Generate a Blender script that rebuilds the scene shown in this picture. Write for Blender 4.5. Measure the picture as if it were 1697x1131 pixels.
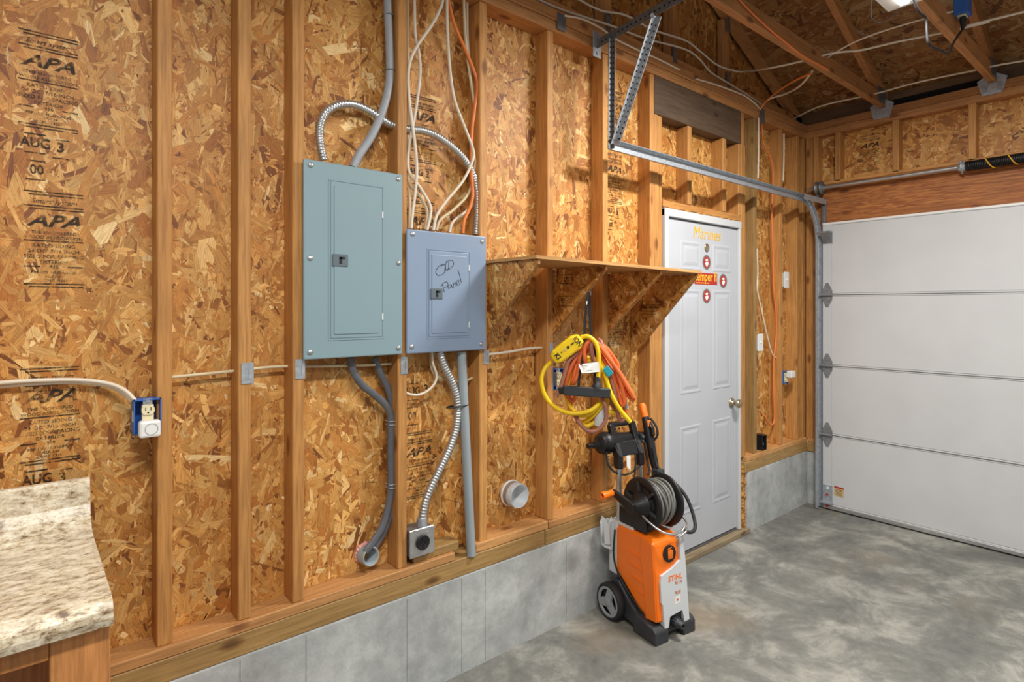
import bpy, bmesh, math, random
import numpy as np
from mathutils import Vector, Matrix
random.seed(7)
for o in list(bpy.data.objects): bpy.data.objects.remove(o)
scene = bpy.context.scene
C = scene.collection
# ------------------------------------------------------------------ camera
FPX, YAW, HY, CX, H = 964.9, math.radians(49.83), 510.4, 848.5, 1.5075
SN, CS = math.sin(YAW), math.cos(YAW)
cd = bpy.data.cameras.new('camera'); cam = bpy.data.objects.new('camera', cd); C.objects.link(cam)
cam.location = (0, 0, H); cam.rotation_euler = (math.pi/2, 0, -math.atan2(CS, SN))
cd.sensor_width = 36; cd.lens = FPX*36/1697; cd.shift_y = -(565.5-HY)/1697; cd.clip_start = .02
scene.camera = cam
# ------------------------------------------------------------------ world, light, exposure
w = bpy.data.worlds.new('world'); scene.world = w; w.use_nodes = True
w.node_tree.nodes['Background'].inputs[0].default_value = (1, .985, .96, 1)
w.node_tree.nodes['Background'].inputs[1].default_value = .36
vs = scene.view_settings
vs.view_transform = 'Standard'; vs.look = 'None'; vs.exposure = 0.22; vs.gamma = 1; vs.use_curve_mapping = False
def area(name, loc, rot, sx, sy, power, col=(1, .98, .94)):
    l = bpy.data.lights.new(name, 'AREA'); l.shape = 'RECTANGLE'; l.size = sx; l.size_y = sy; l.energy = power; l.color = col
    o = bpy.data.objects.new(name, l); C.objects.link(o); o.location = loc; o.rotation_euler = rot; return o
# lamp of the ceiling fixture built further down, plus two unseen added fill lights
area('shop_light_lamp', (2.65, .81, 2.885), (0, 0, 0), .50, .20, 58)
area('rear_fill_light', (.25, .10, 2.885), (0, 0, 0), 1.15, .20, 54)
area('middle_fill_light', (2.60, -1.10, 2.885), (0, 0, 0), 1.15, .20, 26)

# ------------------------------------------------------------------ measuring helpers: photo pixel -> point at a known depth
def ray(px, py):
    r = (px-CX)/FPX; return Vector((r*SN+CS, -r*CS+SN, -(py-HY)/FPX))
O = Vector((0, 0, H))
def uY(px, py, Y): d = ray(px, py); return O + d*(Y/d.y)
def uX(px, py, X): d = ray(px, py); return O + d*(X/d.x)
def uZ(px, py, Z): d = ray(px, py); return O + d*((Z-H)/d.z)
def zm(ox, oy, sc, pts): return [(ox+x*sc, oy+y*sc) for x, y in pts]

YP, YS, YO = 1.966, 1.98, 2.066      # plate front, stud front, sheathing face of the left wall
XG, XD, XO = 4.645, 4.60, 4.725      # stud face, door face, sheathing face of the garage-door wall
ZC, ZS, ZB = .402, .473, .507        # top of concrete, sill, bottom plate
ZT0, ZT1, ZT2 = 2.815, 2.865, 2.918  # top plates

# ------------------------------------------------------------------ materials
MATS = {}
def nodes(name):
    m = bpy.data.materials.new(name); m.use_nodes = True; nt = m.node_tree
    return m, nt, nt.nodes['Principled BSDF']
def lin(c):
    return tuple(((v/255)/12.92 if v/255 <= .04045 else ((v/255+.055)/1.055)**2.4) for v in c)
def N(nt, t, **kw):
    n = nt.nodes.new(t)
    for k, v in kw.items(): setattr(n, k, v)
    return n
def plain(name, rgb, rough=.5, metal=0, bump=0, bscale=60, var=.0, vscale=8, spec=.5, coat=0):
    if name in MATS: return MATS[name]
    m, nt, b = nodes(name); c = lin(rgb)
    b.inputs['Base Color'].default_value = (*c, 1); b.inputs['Roughness'].default_value = rough; b.inputs['Metallic'].default_value = metal
    b.inputs['Specular IOR Level'].default_value = spec; b.inputs['Coat Weight'].default_value = coat
    tc = N(nt, 'ShaderNodeTexCoord')
    if var:
        n = N(nt, 'ShaderNodeTexNoise'); n.inputs['Scale'].default_value = vscale; n.inputs['Detail'].default_value = 5
        nt.links.new(tc.outputs['Object'], n.inputs['Vector'])
        r = N(nt, 'ShaderNodeValToRGB'); r.color_ramp.elements[0].position = .3; r.color_ramp.elements[1].position = .7
        r.color_ramp.elements[0].color = (*[v*(1-var) for v in c], 1); r.color_ramp.elements[1].color = (*[min(1, v*(1+var)) for v in c], 1)
        nt.links.new(n.outputs['Fac'], r.inputs['Fac']); nt.links.new(r.outputs['Color'], b.inputs['Base Color'])
    if bump:
        n = N(nt, 'ShaderNodeTexNoise'); n.inputs['Scale'].default_value = bscale; n.inputs['Detail'].default_value = 4
        nt.links.new(tc.outputs['Object'], n.inputs['Vector'])
        bp = N(nt, 'ShaderNodeBump'); bp.inputs['Strength'].default_value = bump; bp.inputs['Distance'].default_value = .002
        nt.links.new(n.outputs['Fac'], bp.inputs['Height']); nt.links.new(bp.outputs['Normal'], b.inputs['Normal'])
    MATS[name] = m; return m
def mixc(nt, a, b, fac, mode='MIX'):
    n = N(nt, 'ShaderNodeMix', data_type='RGBA', blend_type=mode)
    for sock, v in ((n.inputs[0], fac), (n.inputs[6], a), (n.inputs[7], b)):
        if hasattr(v, 'is_linked') or isinstance(v, bpy.types.NodeSocket): nt.links.new(v, sock)
        elif isinstance(v, tuple): sock.default_value = (*v, 1) if len(v) == 3 else v
        else: sock.default_value = v
    return n.outputs[2]
def ramp(nt, src, stops):
    r = N(nt, 'ShaderNodeValToRGB'); cr = r.color_ramp
    cr.elements[0].position = stops[0][0]; cr.elements[0].color = (*stops[0][1], 1)
    cr.elements[1].position = stops[-1][0]; cr.elements[1].color = (*stops[-1][1], 1)
    for p, c in stops[1:-1]:
        e = cr.elements.new(p); e.color = (*c, 1)
    nt.links.new(src, r.inputs['Fac']); return r.outputs['Color']
def noise(nt, vec, scale, detail=4, rough=.5, dist=0):
    n = N(nt, 'ShaderNodeTexNoise'); n.inputs['Scale'].default_value = scale; n.inputs['Detail'].default_value = detail
    n.inputs['Roughness'].default_value = rough; n.inputs['Distortion'].default_value = dist
    nt.links.new(vec, n.inputs['Vector']); return n.outputs['Fac']
def lumber(name, axis, c1, c2, cathedral=0, knots=True, rough=.62, vary=.16):
    """sawn softwood: grain runs along the axis, tint varies from board to board"""
    if name in MATS: return MATS[name]
    m, nt, b = nodes(name); b.inputs['Roughness'].default_value = rough
    tc = N(nt, 'ShaderNodeTexCoord'); oi = N(nt, 'ShaderNodeObjectInfo')
    add = N(nt, 'ShaderNodeVectorMath', operation='ADD')
    mul = N(nt, 'ShaderNodeMath', operation='MULTIPLY'); mul.inputs[1].default_value = 37
    nt.links.new(oi.outputs['Random'], mul.inputs[0]); nt.links.new(tc.outputs['Object'], add.inputs[0]); nt.links.new(mul.outputs[0], add.inputs[1])
    mp = N(nt, 'ShaderNodeMapping'); s = [1, 1, 1]; s['XYZ'.index(axis)] = .045
    mp.inputs['Scale'].default_value = s; nt.links.new(add.outputs[0], mp.inputs['Vector'])
    g = noise(nt, mp.outputs['Vector'], 120, 5, .65)
    big = noise(nt, mp.outputs['Vector'], 22 if not cathedral else 16, 3, .5, cathedral)
    if cathedral:
        wv = N(nt, 'ShaderNodeMath', operation='MULTIPLY'); wv.inputs[1].default_value = 60; nt.links.new(big, wv.inputs[0])
        sn = N(nt, 'ShaderNodeMath', operation='SINE'); nt.links.new(wv.outputs[0], sn.inputs[0])
        ma = N(nt, 'ShaderNodeMath', operation='MULTIPLY_ADD'); ma.inputs[1].default_value = .5; ma.inputs[2].default_value = .5
        nt.links.new(sn.outputs[0], ma.inputs[0]); big = ma.outputs[0]
    col = mixc(nt, lin(c1), lin(c2), big)
    col = mixc(nt, col, ramp(nt, g, [(.3, (.50, .44, .38)), (.6, (1.07, 1.05, 1.02))]), .75, 'MULTIPLY')
    bl = noise(nt, add.outputs[0], 5, 3)
    col = mixc(nt, col, ramp(nt, bl, [(.3, (.80, .76, .72)), (.7, (1.08, 1.06, 1.04))]), .6, 'MULTIPLY')
    if knots:
        mp2 = N(nt, 'ShaderNodeMapping'); s2 = [1, 1, 1]; s2['XYZ'.index(axis)] = .45
        mp2.inputs['Scale'].default_value = s2; nt.links.new(add.outputs[0], mp2.inputs['Vector'])
        v = N(nt, 'ShaderNodeTexVoronoi'); v.inputs['Scale'].default_value = 8.5; nt.links.new(mp2.outputs['Vector'], v.inputs['Vector'])
        col = mixc(nt, col, ramp(nt, v.outputs['Distance'], [(.06, (.26, .17, .11)), (.12, (.62, .48, .36)), (.17, (1, 1, 1))]), .8, 'MULTIPLY')
    tint = ramp(nt, oi.outputs['Random'], [(0, (1-vary, 1-vary*1.15, 1-vary*1.4)), (1, (1+vary*.5, 1+vary*.5, 1+vary*.4))])
    col = mixc(nt, col, tint, 1.0, 'MULTIPLY')
    nt.links.new(col, b.inputs['Base Color'])
    bp = N(nt, 'ShaderNodeBump'); bp.inputs['Strength'].default_value = .25; bp.inputs['Distance'].default_value = .001
    nt.links.new(g, bp.inputs['Height']); nt.links.new(bp.outputs['Normal'], b.inputs['Normal'])
    MATS[name] = m; return m
STUD1, STUD2 = (212, 160, 94), (195, 136, 72)
def stud_mat(ax): return lumber('stud_wood_'+ax, ax, STUD1, STUD2)
def sill_mat(ax): return lumber('treated_wood_'+ax, ax, (190, 155, 98), (158, 126, 76))
def plate_mat(ax): return lumber('plate_wood_'+ax, ax, (216, 166, 108), (198, 144, 86))
def truss_mat(ax): return lumber('truss_wood_'+ax, ax, (202, 148, 94), (176, 122, 72))
def strand_material(name, tint):
    m, nt, b = nodes(name); b.inputs['Roughness'].default_value = .55
    a = N(nt, 'ShaderNodeAttribute'); a.attribute_name = 'Col'
    uv = N(nt, 'ShaderNodeUVMap'); mp = N(nt, 'ShaderNodeMapping'); mp.inputs['Scale'].default_value = (25, 420, 1)
    nt.links.new(uv.outputs['UV'], mp.inputs['Vector'])
    g = noise(nt, mp.outputs['Vector'], 1, 4, .6)
    col = mixc(nt, a.outputs['Color'], ramp(nt, g, [(.3, (.52, .45, .36)), (.62, (1.18, 1.16, 1.12))]), .85, 'MULTIPLY')
    col = mixc(nt, col, tint, 1.0, 'MULTIPLY')
    nt.links.new(col, b.inputs['Base Color'])
    bp = N(nt, 'ShaderNodeBump'); bp.inputs['Strength'].default_value = .35; bp.inputs['Distance'].default_value = .001
    nt.links.new(g, bp.inputs['Height']); nt.links.new(bp.outputs['Normal'], b.inputs['Normal'])
    return m
STRAND = strand_material('oriented_strand_board', (.98, .885, .72))
STRAND_R = strand_material('shaded_strand_board', (.48, .43, .42))  # same board tinted darker to paint in the weak light under the roof
BOARD = plain('strand_board_core', (120, 74, 34), .8, var=.2, vscale=30)
def concrete(name, base, dark, light, rough, scale, rust=0):
    m, nt, b = nodes(name); b.inputs['Roughness'].default_value = rough
    tc = N(nt, 'ShaderNodeTexCoord'); v = tc.outputs['Object']
    n1 = noise(nt, v, scale, 10, .70, .5); n2 = noise(nt, v, scale*5.5, 8, .68); n3 = noise(nt, v, 160, 3)
    col = ramp(nt, n1, [(.28, lin(dark)), (.50, lin(base)), (.66, lin(light))])
    col = mixc(nt, col, ramp(nt, n2, [(.3, (.74, .74, .73)), (.65, (1.10, 1.10, 1.09))]), .75, 'MULTIPLY')
    col = mixc(nt, col, ramp(nt, n3, [(.3, (.86, .86, .86)), (.6, (1.05, 1.05, 1.05))]), .5, 'MULTIPLY')
    if rust:
        n4 = noise(nt, v, .9, 4, .55); f = ramp(nt, n4, [(.56, (0, 0, 0)), (.72, (rust, rust, rust))])
        col = mixc(nt, col, lin((150, 128, 96)), f)
    nt.links.new(col, b.inputs['Base Color'])
    bp = N(nt, 'ShaderNodeBump'); bp.inputs['Strength'].default_value = .3; bp.inputs['Distance'].default_value = .003
    nt.links.new(n2, bp.inputs['Height']); nt.links.new(bp.outputs['Normal'], b.inputs['Normal'])
    return m
M_FLOOR = concrete('floor_concrete', (124, 124, 118), (90, 92, 89), (168, 166, 157), .7, 3.4, .5)
M_STEM = concrete('stem_wall_concrete', (178, 181, 180), (150, 152, 151), (200, 203, 201), .8, 2.6, .25)
M_GALV = plain('galvanized_steel', (178, 184, 190), .45, .55, var=.18, vscale=60)
M_HINGE = plain('hinge_steel', (146, 150, 154), .45, .5, var=.15, vscale=40)
M_JAMB = plain('jamb_paint', (204, 206, 208), .45)
M_STEEL = plain('zinc_steel', (196, 198, 198), .36, .85, var=.12, vscale=30)
M_DKSTEEL = plain('dull_steel', (128, 130, 132), .5, .7, var=.2, vscale=40)
M_PANEL = plain('grey_green_enamel', (132, 156, 163), .40, 0, var=.03, vscale=3, coat=.1)
M_PANEL2 = plain('grey_blue_enamel', (134, 152, 176), .40, 0, var=.03, vscale=3, coat=.1)
M_LATCH = plain('latch_grey', (96, 108, 116), .45)
M_DOORW = plain('white_door_paint', (188, 191, 197), .42, var=.025, vscale=5)
M_GDOOR = plain('white_door_steel', (202, 203, 204), .45, var=.03, vscale=4)
M_WHITE = plain('white_plastic', (232, 232, 228), .4)
M_CREAM = plain('cream_plastic', (226, 214, 176), .4)
M_ROMEX = plain('white_cable_jacket', (226, 214, 194), .45)
M_ROMEX2 = plain('yellowed_cable_jacket', (214, 196, 160), .5)
M_OCABLE = plain('orange_cable_jacket', (232, 128, 58), .45)
M_GCABLE = plain('light_grey_cable_jacket', (160, 164, 170), .45, var=.06, vscale=40)
M_DCABLE = plain('dark_grey_cable_jacket', (94, 95, 100), .5, var=.1, vscale=40)
M_PVC = plain('grey_pvc', (150, 160, 164), .45, var=.04, vscale=6)
M_BLACK = plain('black_plastic', (26, 26, 28), .42, bump=.2, bscale=200)
M_BLACKM = plain('matt_black_rubber', (34, 34, 36), .65)
M_CHAR = plain('charcoal_plastic', (52, 54, 58), .5, var=.2, vscale=18)
M_BLUE = plain('blue_plastic', (46, 104, 190), .4)
M_ORANGE = plain('orange_plastic', (250, 122, 22), .38, var=.03, vscale=6)
M_LGREY = plain('light_grey_plastic', (206, 210, 212), .42)
M_GREYP = plain('grey_plastic', (150, 154, 156), .45)
M_ALU = plain('aluminium', (206, 206, 206), .3, .9)
M_YEL = plain('yellow_cord', (246, 206, 22), .42)
M_ORCORD = plain('orange_cord', (232, 112, 56), .48, var=.08, vscale=20)
M_BRCORD = plain('faded_cord', (166, 110, 88), .55, var=.1, vscale=20)
M_INK = plain('black_ink', (22, 22, 24), .6)
M_RED = plain('red_print', (178, 40, 34), .5)
M_YPRINT = plain('yellow_print', (244, 182, 44), .5)
M_SILVERP = plain('silver_print', (112, 108, 104), .5)
M_BRASS = plain('satin_nickel', (186, 172, 146), .28, .9)
M_FOAM = plain('expanding_foam', (178, 126, 58), .8, bump=1, bscale=50, var=.2, vscale=30)
M_PINK = plain('pink_insulation', (228, 164, 158), .9, bump=1, bscale=80)
M_PAPER = plain('paper_label', (238, 236, 230), .6)
M_TAN = plain('tan_print', (206, 176, 126), .6)
M_TEAL = plain('teal_tape', (40, 160, 176), .4)
M_VENT = plain('black_opening', (12, 12, 16), .9)  # flat black painted in for the darkness inside openings and holes
M_BRN = plain('brown_duct_liner', (158, 140, 122), .7)
M_CABW = lumber('cabinet_wood', 'Z', (206, 144, 86), (190, 126, 70), knots=False, rough=.4, vary=.03)
M_HDR = lumber('grey_header_wood', 'X', (112, 92, 74), (78, 64, 52), cathedral=0)
M_GHDR = lumber('garage_header_wood', 'Y', (204, 136, 72), (160, 92, 42), cathedral=2.2)
def ink_mat():
    m, nt, b = nodes('stamp_ink'); b.inputs['Base Color'].default_value = (.035, .022, .012, 1); b.inputs['Roughness'].default_value = .7
    tc = N(nt, 'ShaderNodeTexCoord'); n = noise(nt, tc.outputs['Object'], 45, 5, .7)
    r = ramp(nt, n, [(.38, (.05,)*3), (.58, (.74,)*3)])
    nt.links.new(r, b.inputs['Alpha']); return m
M_STAMP = ink_mat()
def laminate():
    m, nt, b = nodes('granite_laminate'); b.inputs['Roughness'].default_value = .32
    tc = N(nt, 'ShaderNodeTexCoord'); mp = N(nt, 'ShaderNodeMapping'); mp.inputs['Scale'].default_value = (.55, 1, 1)
    nt.links.new(tc.outputs['Object'], mp.inputs['Vector']); v = mp.outputs['Vector']
    n1 = noise(nt, v, 62, 10, .75, .3); n2 = noise(nt, v, 22, 6, .65, .2); n3 = noise(nt, v, 190, 4, .7)
    col = ramp(nt, n1, [(.36, lin((112, 88, 70))), (.43, lin((184, 164, 134))), (.50, lin((220, 206, 178))), (.62, lin((244, 236, 218)))])
    col = mixc(nt, col, ramp(nt, n2, [(.32, (.66, .62, .60)), (.58, (1.04, 1.03, 1.0))]), .8, 'MULTIPLY')
    col = mixc(nt, col, ramp(nt, n3, [(.34, (.55, .50, .46)), (.44, (1, 1, 1))]), .7, 'MULTIPLY')
    nt.links.new(col, b.inputs['Base Color']); return m
M_LAM = laminate()
def emis(name, rgb, s):
    m, nt, b = nodes(name); b.inputs['Emission Color'].default_value = (*rgb, 1); b.inputs['Emission Strength'].default_value = s; return m
M_TUBE = emis('lit_diffuser', (1, .97, .92), 6)

# ------------------------------------------------------------------ mesh helpers
def catmull(pts, step=.012, closed=False):
    P = [Vector(p) for p in pts]; n = len(P); out = []
    rng = range(n if closed else n-1)
    for i in rng:
        p1, p2 = P[i], P[(i+1) % n]
        p0 = P[(i-1) % n] if closed or i > 0 else p1*2-p2
        p3 = P[(i+2) % n] if closed or i+2 < n else p2*2-p1
        k = max(2, int((p2-p1).length/step))
        for j in range(k):
            t = j/k
            out.append(.5*((2*p1)+(p2-p0)*t+(2*p0-5*p1+4*p2-p3)*t*t+(3*p1-p0-3*p2+p3)*t**3))
    if not closed: out.append(P[-1])
    return out
class MB:
    def __init__(s): s.v = []; s.f = []; s.m = []; s.sm = []; s.mi = 0; s.smooth = False
    def add(s, verts, faces, smooth=None):
        b = len(s.v); s.v += [tuple(x) for x in verts]
        for f in faces: s.f.append([b+i for i in f]); s.m.append(s.mi); s.sm.append(s.smooth if smooth is None else smooth)
        return s
    def obox(s, c, ax, h, ch=0):
        c = Vector(c); ax = [Vector(a).normalized() for a in ax]
        if ch <= 0:
            vs_ = [c+ax[0]*h[0]*a+ax[1]*h[1]*b+ax[2]*h[2]*d for a in (-1, 1) for b in (-1, 1) for d in (-1, 1)]
            fs = [(0, 1, 3, 2), (4, 6, 7, 5), (0, 4, 5, 1), (2, 3, 7, 6), (0, 2, 6, 4), (1, 5, 7, 3)]
            return s.add(vs_, fs)
        bm = bmesh.new(); bmesh.ops.create_cube(bm, size=2)
        for v in bm.verts: v.co = Vector((v.co.x*h[0], v.co.y*h[1], v.co.z*h[2]))
        bmesh.ops.bevel(bm, geom=bm.edges[:], offset=min(ch, min(h)*.9), segments=2 if ch > .004 else 1, affect='EDGES', profile=.5)
        bm.verts.index_update()
        s.add([c+ax[0]*v.co.x+ax[1]*v.co.y+ax[2]*v.co.z for v in bm.verts], [[v.index for v in f.verts] for f in bm.faces]); bm.free(); return s
    def box(s, x0, x1, y0, y1, z0, z1, ch=0):
        return s.obox(((x0+x1)/2, (y0+y1)/2, (z0+z1)/2), ((1, 0, 0), (0, 1, 0), (0, 0, 1)), (abs(x1-x0)/2, abs(y1-y0)/2, abs(z1-z0)/2), ch)
    def bar(s, p0, p1, w_, h_, up=(0, 0, 1), ch=0):
        p0, p1 = Vector(p0), Vector(p1); d = (p1-p0); L = d.length; d.normalize()
        u = Vector(up); u = (u-d*u.dot(d)).normalized(); r = d.cross(u)
        return s.obox((p0+p1)/2, (d, r, u), (L/2, w_/2, h_/2), ch)
    def tube(s, path, r, n=8, caps=True, closed=False):
        P = [Vector(p) for p in path]; L = len(P); rings = []
        t0 = (P[1]-P[0]).normalized(); u = t0.orthogonal().normalized()
        vs_ = []
        for i, p in enumerate(P):
            if closed: t = (P[(i+1) % L]-P[i-1]).normalized()
            else: t = (P[min(i+1, L-1)]-P[max(i-1, 0)]).normalized()
            u = (u-t*u.dot(t)).normalized(); v = t.cross(u)
            rr = r[i] if hasattr(r, '__len__') else r
            for k in range(n):
                a = 2*math.pi*k/n; vs_.append(p+u*math.cos(a)*rr+v*math.sin(a)*rr)
        fs = []
        for i in range(L if closed else L-1):
            j = (i+1) % L
            for k in range(n): fs.append((i*n+k, i*n+(k+1) % n, j*n+(k+1) % n, j*n+k))
        s.add(vs_, fs, True)
        if caps and not closed: s.add(vs_[:n][::-1], [tuple(range(n))], False); s.add(vs_[-n:], [tuple(range(n))], False)
        return s
    def cyl(s, p0, p1, r, n=20, r1=None, caps=True):
        return s.tube([p0, p1], [r, r if r1 is None else r1], n, caps)
    def lathe(s, c, axis, prof, n=24, closed=False):
        """prof: list of (distance along axis, radius)"""
        c = Vector(c); a = Vector(axis).normalized(); u = a.orthogonal().normalized(); v = a.cross(u)
        vs_ = [c+a*d+(u*math.cos(2*math.pi*k/n)+v*math.sin(2*math.pi*k/n))*r for d, r in prof for k in range(n)]
        m = len(prof); fs = []
        for i in range(m if closed else m-1):
            j = (i+1) % m
            for k in range(n): fs.append((i*n+k, i*n+(k+1) % n, j*n+(k+1) % n, j*n+k))
        return s.add(vs_, fs, s.smooth)
    def prism(s, poly, d, ch=0):
        """poly: 3-D points in a plane, extruded by vector d"""
        d = Vector(d); P = [Vector(p) for p in poly]; n = len(P)
        if ch:
            bm = bmesh.new(); a = [bm.verts.new(p) for p in P]; b = [bm.verts.new(p+d) for p in P]
            bm.faces.new(a[::-1]); bm.faces.new(b)
            for i in range(n): bm.faces.new((a[i], a[(i+1) % n], b[(i+1) % n], b[i]))
            bmesh.ops.recalc_face_normals(bm, faces=bm.faces[:])
            bmesh.ops.bevel(bm, geom=bm.edges[:], offset=ch, segments=2, affect='EDGES', profile=.5, clamp_overlap=True)
            bm.verts.index_update(); s.add([v.co.copy() for v in bm.verts], [[v.index for v in f.verts] for f in bm.faces]); bm.free(); return s
        return s.add(P+[p+d for p in P], [tuple(range(n))[::-1], tuple(range(n, 2*n))]+[(i, (i+1) % n, n+(i+1) % n, n+i) for i in range(n)])
    def build(s, name, mat, parent=None, recalc=True):
        me = bpy.data.meshes.new(name)
        off = Vector((0, 0, 0))
        if parent is not None:
            off = parent.get('_org', None); off = Vector(off) if off is not None else Vector((0, 0, 0))
        me.from_pydata([tuple(Vector(v)-off) for v in s.v], [], s.f)
        for mm in (mat if isinstance(mat, (list, tuple)) else [mat]): me.materials.append(mm)
        me.polygons.foreach_set('material_index', s.m); me.polygons.foreach_set('use_smooth', s.sm)
        if recalc:
            bm = bmesh.new(); bm.from_mesh(me); bmesh.ops.recalc_face_normals(bm, faces=bm.faces[:]); bm.to_mesh(me); bm.free()
        me.update()
        o = bpy.data.objects.new(name, me); C.objects.link(o)
        if parent is not None:
            o.parent = parent; o['_org'] = tuple(float(q) for q in off)
        return o
def tag(o, label=None, cat=None, group=None, kind=None):
    if label: o['label'] = label
    if cat: o['category'] = cat
    if group: o['group'] = group
    if kind: o['kind'] = kind
    return o
def thing(name, loc, label, cat, group=None, rz=0):
    o = bpy.data.objects.new(name, None); C.objects.link(o); o.location = loc; o.rotation_euler = (0, 0, rz)
    o['_org'] = tuple(loc) if not rz else (0, 0, 0); o.empty_display_size = .05
    return tag(o, label, cat, group)
def copy_part(o, parent, delta):
    """copy of a part that shares its mesh, moved by delta"""
    c = o.copy(); C.objects.link(c); c.parent = parent; c.location = o.location + Vector(delta); return c
def text_mesh(body, size, shear=0, bold=0, spacing=1.0, align='CENTER', ext=.0003):
    cu = bpy.data.curves.new('lettering', 'FONT'); cu.body = body; cu.size = size; cu.shear = shear; cu.offset = bold
    cu.align_x = align; cu.align_y = 'CENTER'; cu.space_character = spacing; cu.extrude = ext; cu.resolution_u = 2
    o = bpy.data.objects.new('lettering', cu); C.objects.link(o)
    dg = bpy.context.evaluated_depsgraph_get(); me = bpy.data.meshes.new_from_object(o.evaluated_get(dg))
    vs_ = [v.co.copy() for v in me.vertices]; fs = [tuple(p.vertices) for p in me.polygons]
    bpy.data.objects.remove(o); bpy.data.curves.remove(cu); bpy.data.meshes.remove(me); return vs_, fs
def put_text(mb, body, size, org, U, V, sx=1, rot=0, **kw):
    vs_, fs = text_mesh(body, size, **kw); U = Vector(U); V = Vector(V); n = U.cross(V); org = Vector(org)
    c, s_ = math.cos(rot), math.sin(rot)
    return mb.add([org+U*((v.x*sx)*c-v.y*s_)+V*((v.x*sx)*s_+v.y*c)+n*v.z for v in vs_], fs, False)
def strands(name, parent, org, U, V, Nn, wdt, hgt, count, seed, mat, mean_l=.07, mean_w=.016, bias=math.pi/2, spread=.9, keep=None, mulc=(1, 1, 1), clip=None):
    """pressed wood strands of a sheathing board: thin overlapping chips, one mesh"""
    rg = np.random.default_rng(seed); n = count
    u = rg.uniform(0, wdt, n); v = rg.uniform(0, hgt, n)
    if keep is not None:
        k = keep(u, v); u, v = u[k], v[k]; n = len(u)
    small = rg.random(n)
    L = np.clip(rg.lognormal(math.log(mean_l), .5, n), .015, .17); W = np.clip(rg.lognormal(math.log(mean_w), .6, n), .003, .05)
    sl = small > .42; L[sl] *= .6; W[sl] *= .45
    bg = small < .09; L[bg] = np.clip(L[bg]*1.35, .05, .17); W[bg] = np.clip(W[bg]*2.1, .015, .055)
    W = np.minimum(W, L*.55)
    A = np.where(rg.random(n) < .62, bias+rg.normal(0, spread*.62, n), rg.uniform(0, math.pi, n))
    j = lambda a, b: rg.uniform(a, b, n)
    px = np.stack([-L/2*j(.7, 1), -L/2*j(.85, 1.15), -L/2*j(.7, 1), L/2*j(.65, 1), L/2*j(.85, 1.15), L/2*j(.65, 1)], 1)
    py = np.stack([-W/2, W*j(-.35, .35), W/2*j(.7, 1.1), W/2, W*j(-.35, .35), -W/2*j(.6, 1.1)], 1)
    ca, sa = np.cos(A)[:, None], np.sin(A)[:, None]
    X = u[:, None]+px*ca-py*sa; Y = v[:, None]+px*sa+py*ca
    X = np.clip(X, 0, wdt); Y = np.clip(Y, 0, hgt)
    if clip is not None: Y = np.maximum(Y, clip(X))
    depth = rg.permutation(n)/n
    tl = rg.normal(0, .010, n)[:, None]*px+rg.normal(0, .03, n)[:, None]*py
    D = .0003+.0016*depth[:, None]+np.clip(tl, -.0006, .0006)+.0006
    org = np.array(org); U = np.array(U); V = np.array(V); Nn = np.array(Nn)
    co = org+X[..., None]*U+Y[..., None]*V+D[..., None]*Nn
    off = np.array(parent.get('_org', (0, 0, 0)))
    co = (co-off).reshape(-1, 3)
    me = bpy.data.meshes.new(name); me.vertices.add(n*6); me.vertices.foreach_set('co', co.ravel().astype(np.float32))
    me.loops.add(n*6); me.loops.foreach_set('vertex_index', np.arange(n*6, dtype=np.int32))
    me.polygons.add(n); me.polygons.foreach_set('loop_start', np.arange(0, n*6, 6, dtype=np.int32))
    uvl = me.uv_layers.new(name='UVMap'); offs = rg.uniform(0, 50, (n, 1, 2))
    uvl.data.foreach_set('uv', (np.stack([px, py], -1)+offs).ravel().astype(np.float32))
    pal = np.array([lin(c) for c in ((208, 160, 94), (194, 140, 74), (222, 180, 116), (234, 200, 142), (176, 118, 56), (138, 86, 40), (240, 216, 170))])
    pw = np.array([.30, .27, .16, .055, .14, .055, .02]); idx = rg.choice(len(pal), n, p=pw/pw.sum())
    col = pal[idx]*rg.normal(1, .10, (n, 1)).clip(.7, 1.3)*np.array(mulc)
    at = me.attributes.new('Col', 'FLOAT_COLOR', 'FACE')
    at.data.foreach_set('color', np.concatenate([col, np.ones((n, 1))], 1).ravel().astype(np.float32))
    me.materials.append(mat); me.update(calc_edges=True); me.validate()
    o = bpy.data.objects.new(name, me); C.objects.link(o); o.parent = parent; o['_org'] = tuple(float(q) for q in off)
    o['kind'] = 'stuff'; return o
def cable(name, label, pts, r, mat, cat='cable', group=None, n=8, step=.012):
    mb = MB(); mb.tube(catmull(pts, step), r, n); o = mb.build(name, mat); return tag(o, label, cat, group)
# ================================================================== SETTING
mb = MB(); mb.box(-3.2, 5.2, -3.6, 2.25, -.12, 0)
tag(mb.build('floor', M_FLOOR), 'grey stained concrete slab floor of the garage', 'floor', kind='structure')
# --- concrete stem walls
def stem(name, label, boxes, seams):
    mb = MB()
    for b_ in boxes: mb.box(*b_, ch=.006)
    o = tag(mb.build(name, M_STEM), label, 'foundation wall', kind='structure')
    for (x, w_) in seams:
        m2 = MB(); m2.box(x-w_/2, x+w_/2, YP-.0022, YP+.002, .01, ZC-.012); m2.build('form_seam', M_STEM, o)
    return o
stem('wall_left_foundation', 'pale grey concrete stem wall under the electrical panels', [(-3.0, 2.86, YP, 2.2, -.05, ZC)],
     [(uY(p, 1000, YP).x, .006) for p in (400, 509, 676, 766, 805, 939)])
stem('wall_corner_foundation', 'short concrete stem wall between entry door and garage door', [(3.735, 4.65, YP, 2.2, -.05, ZC), (4.65, 4.80, 1.85, 2.2, -.05, ZC)],
     [])
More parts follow.
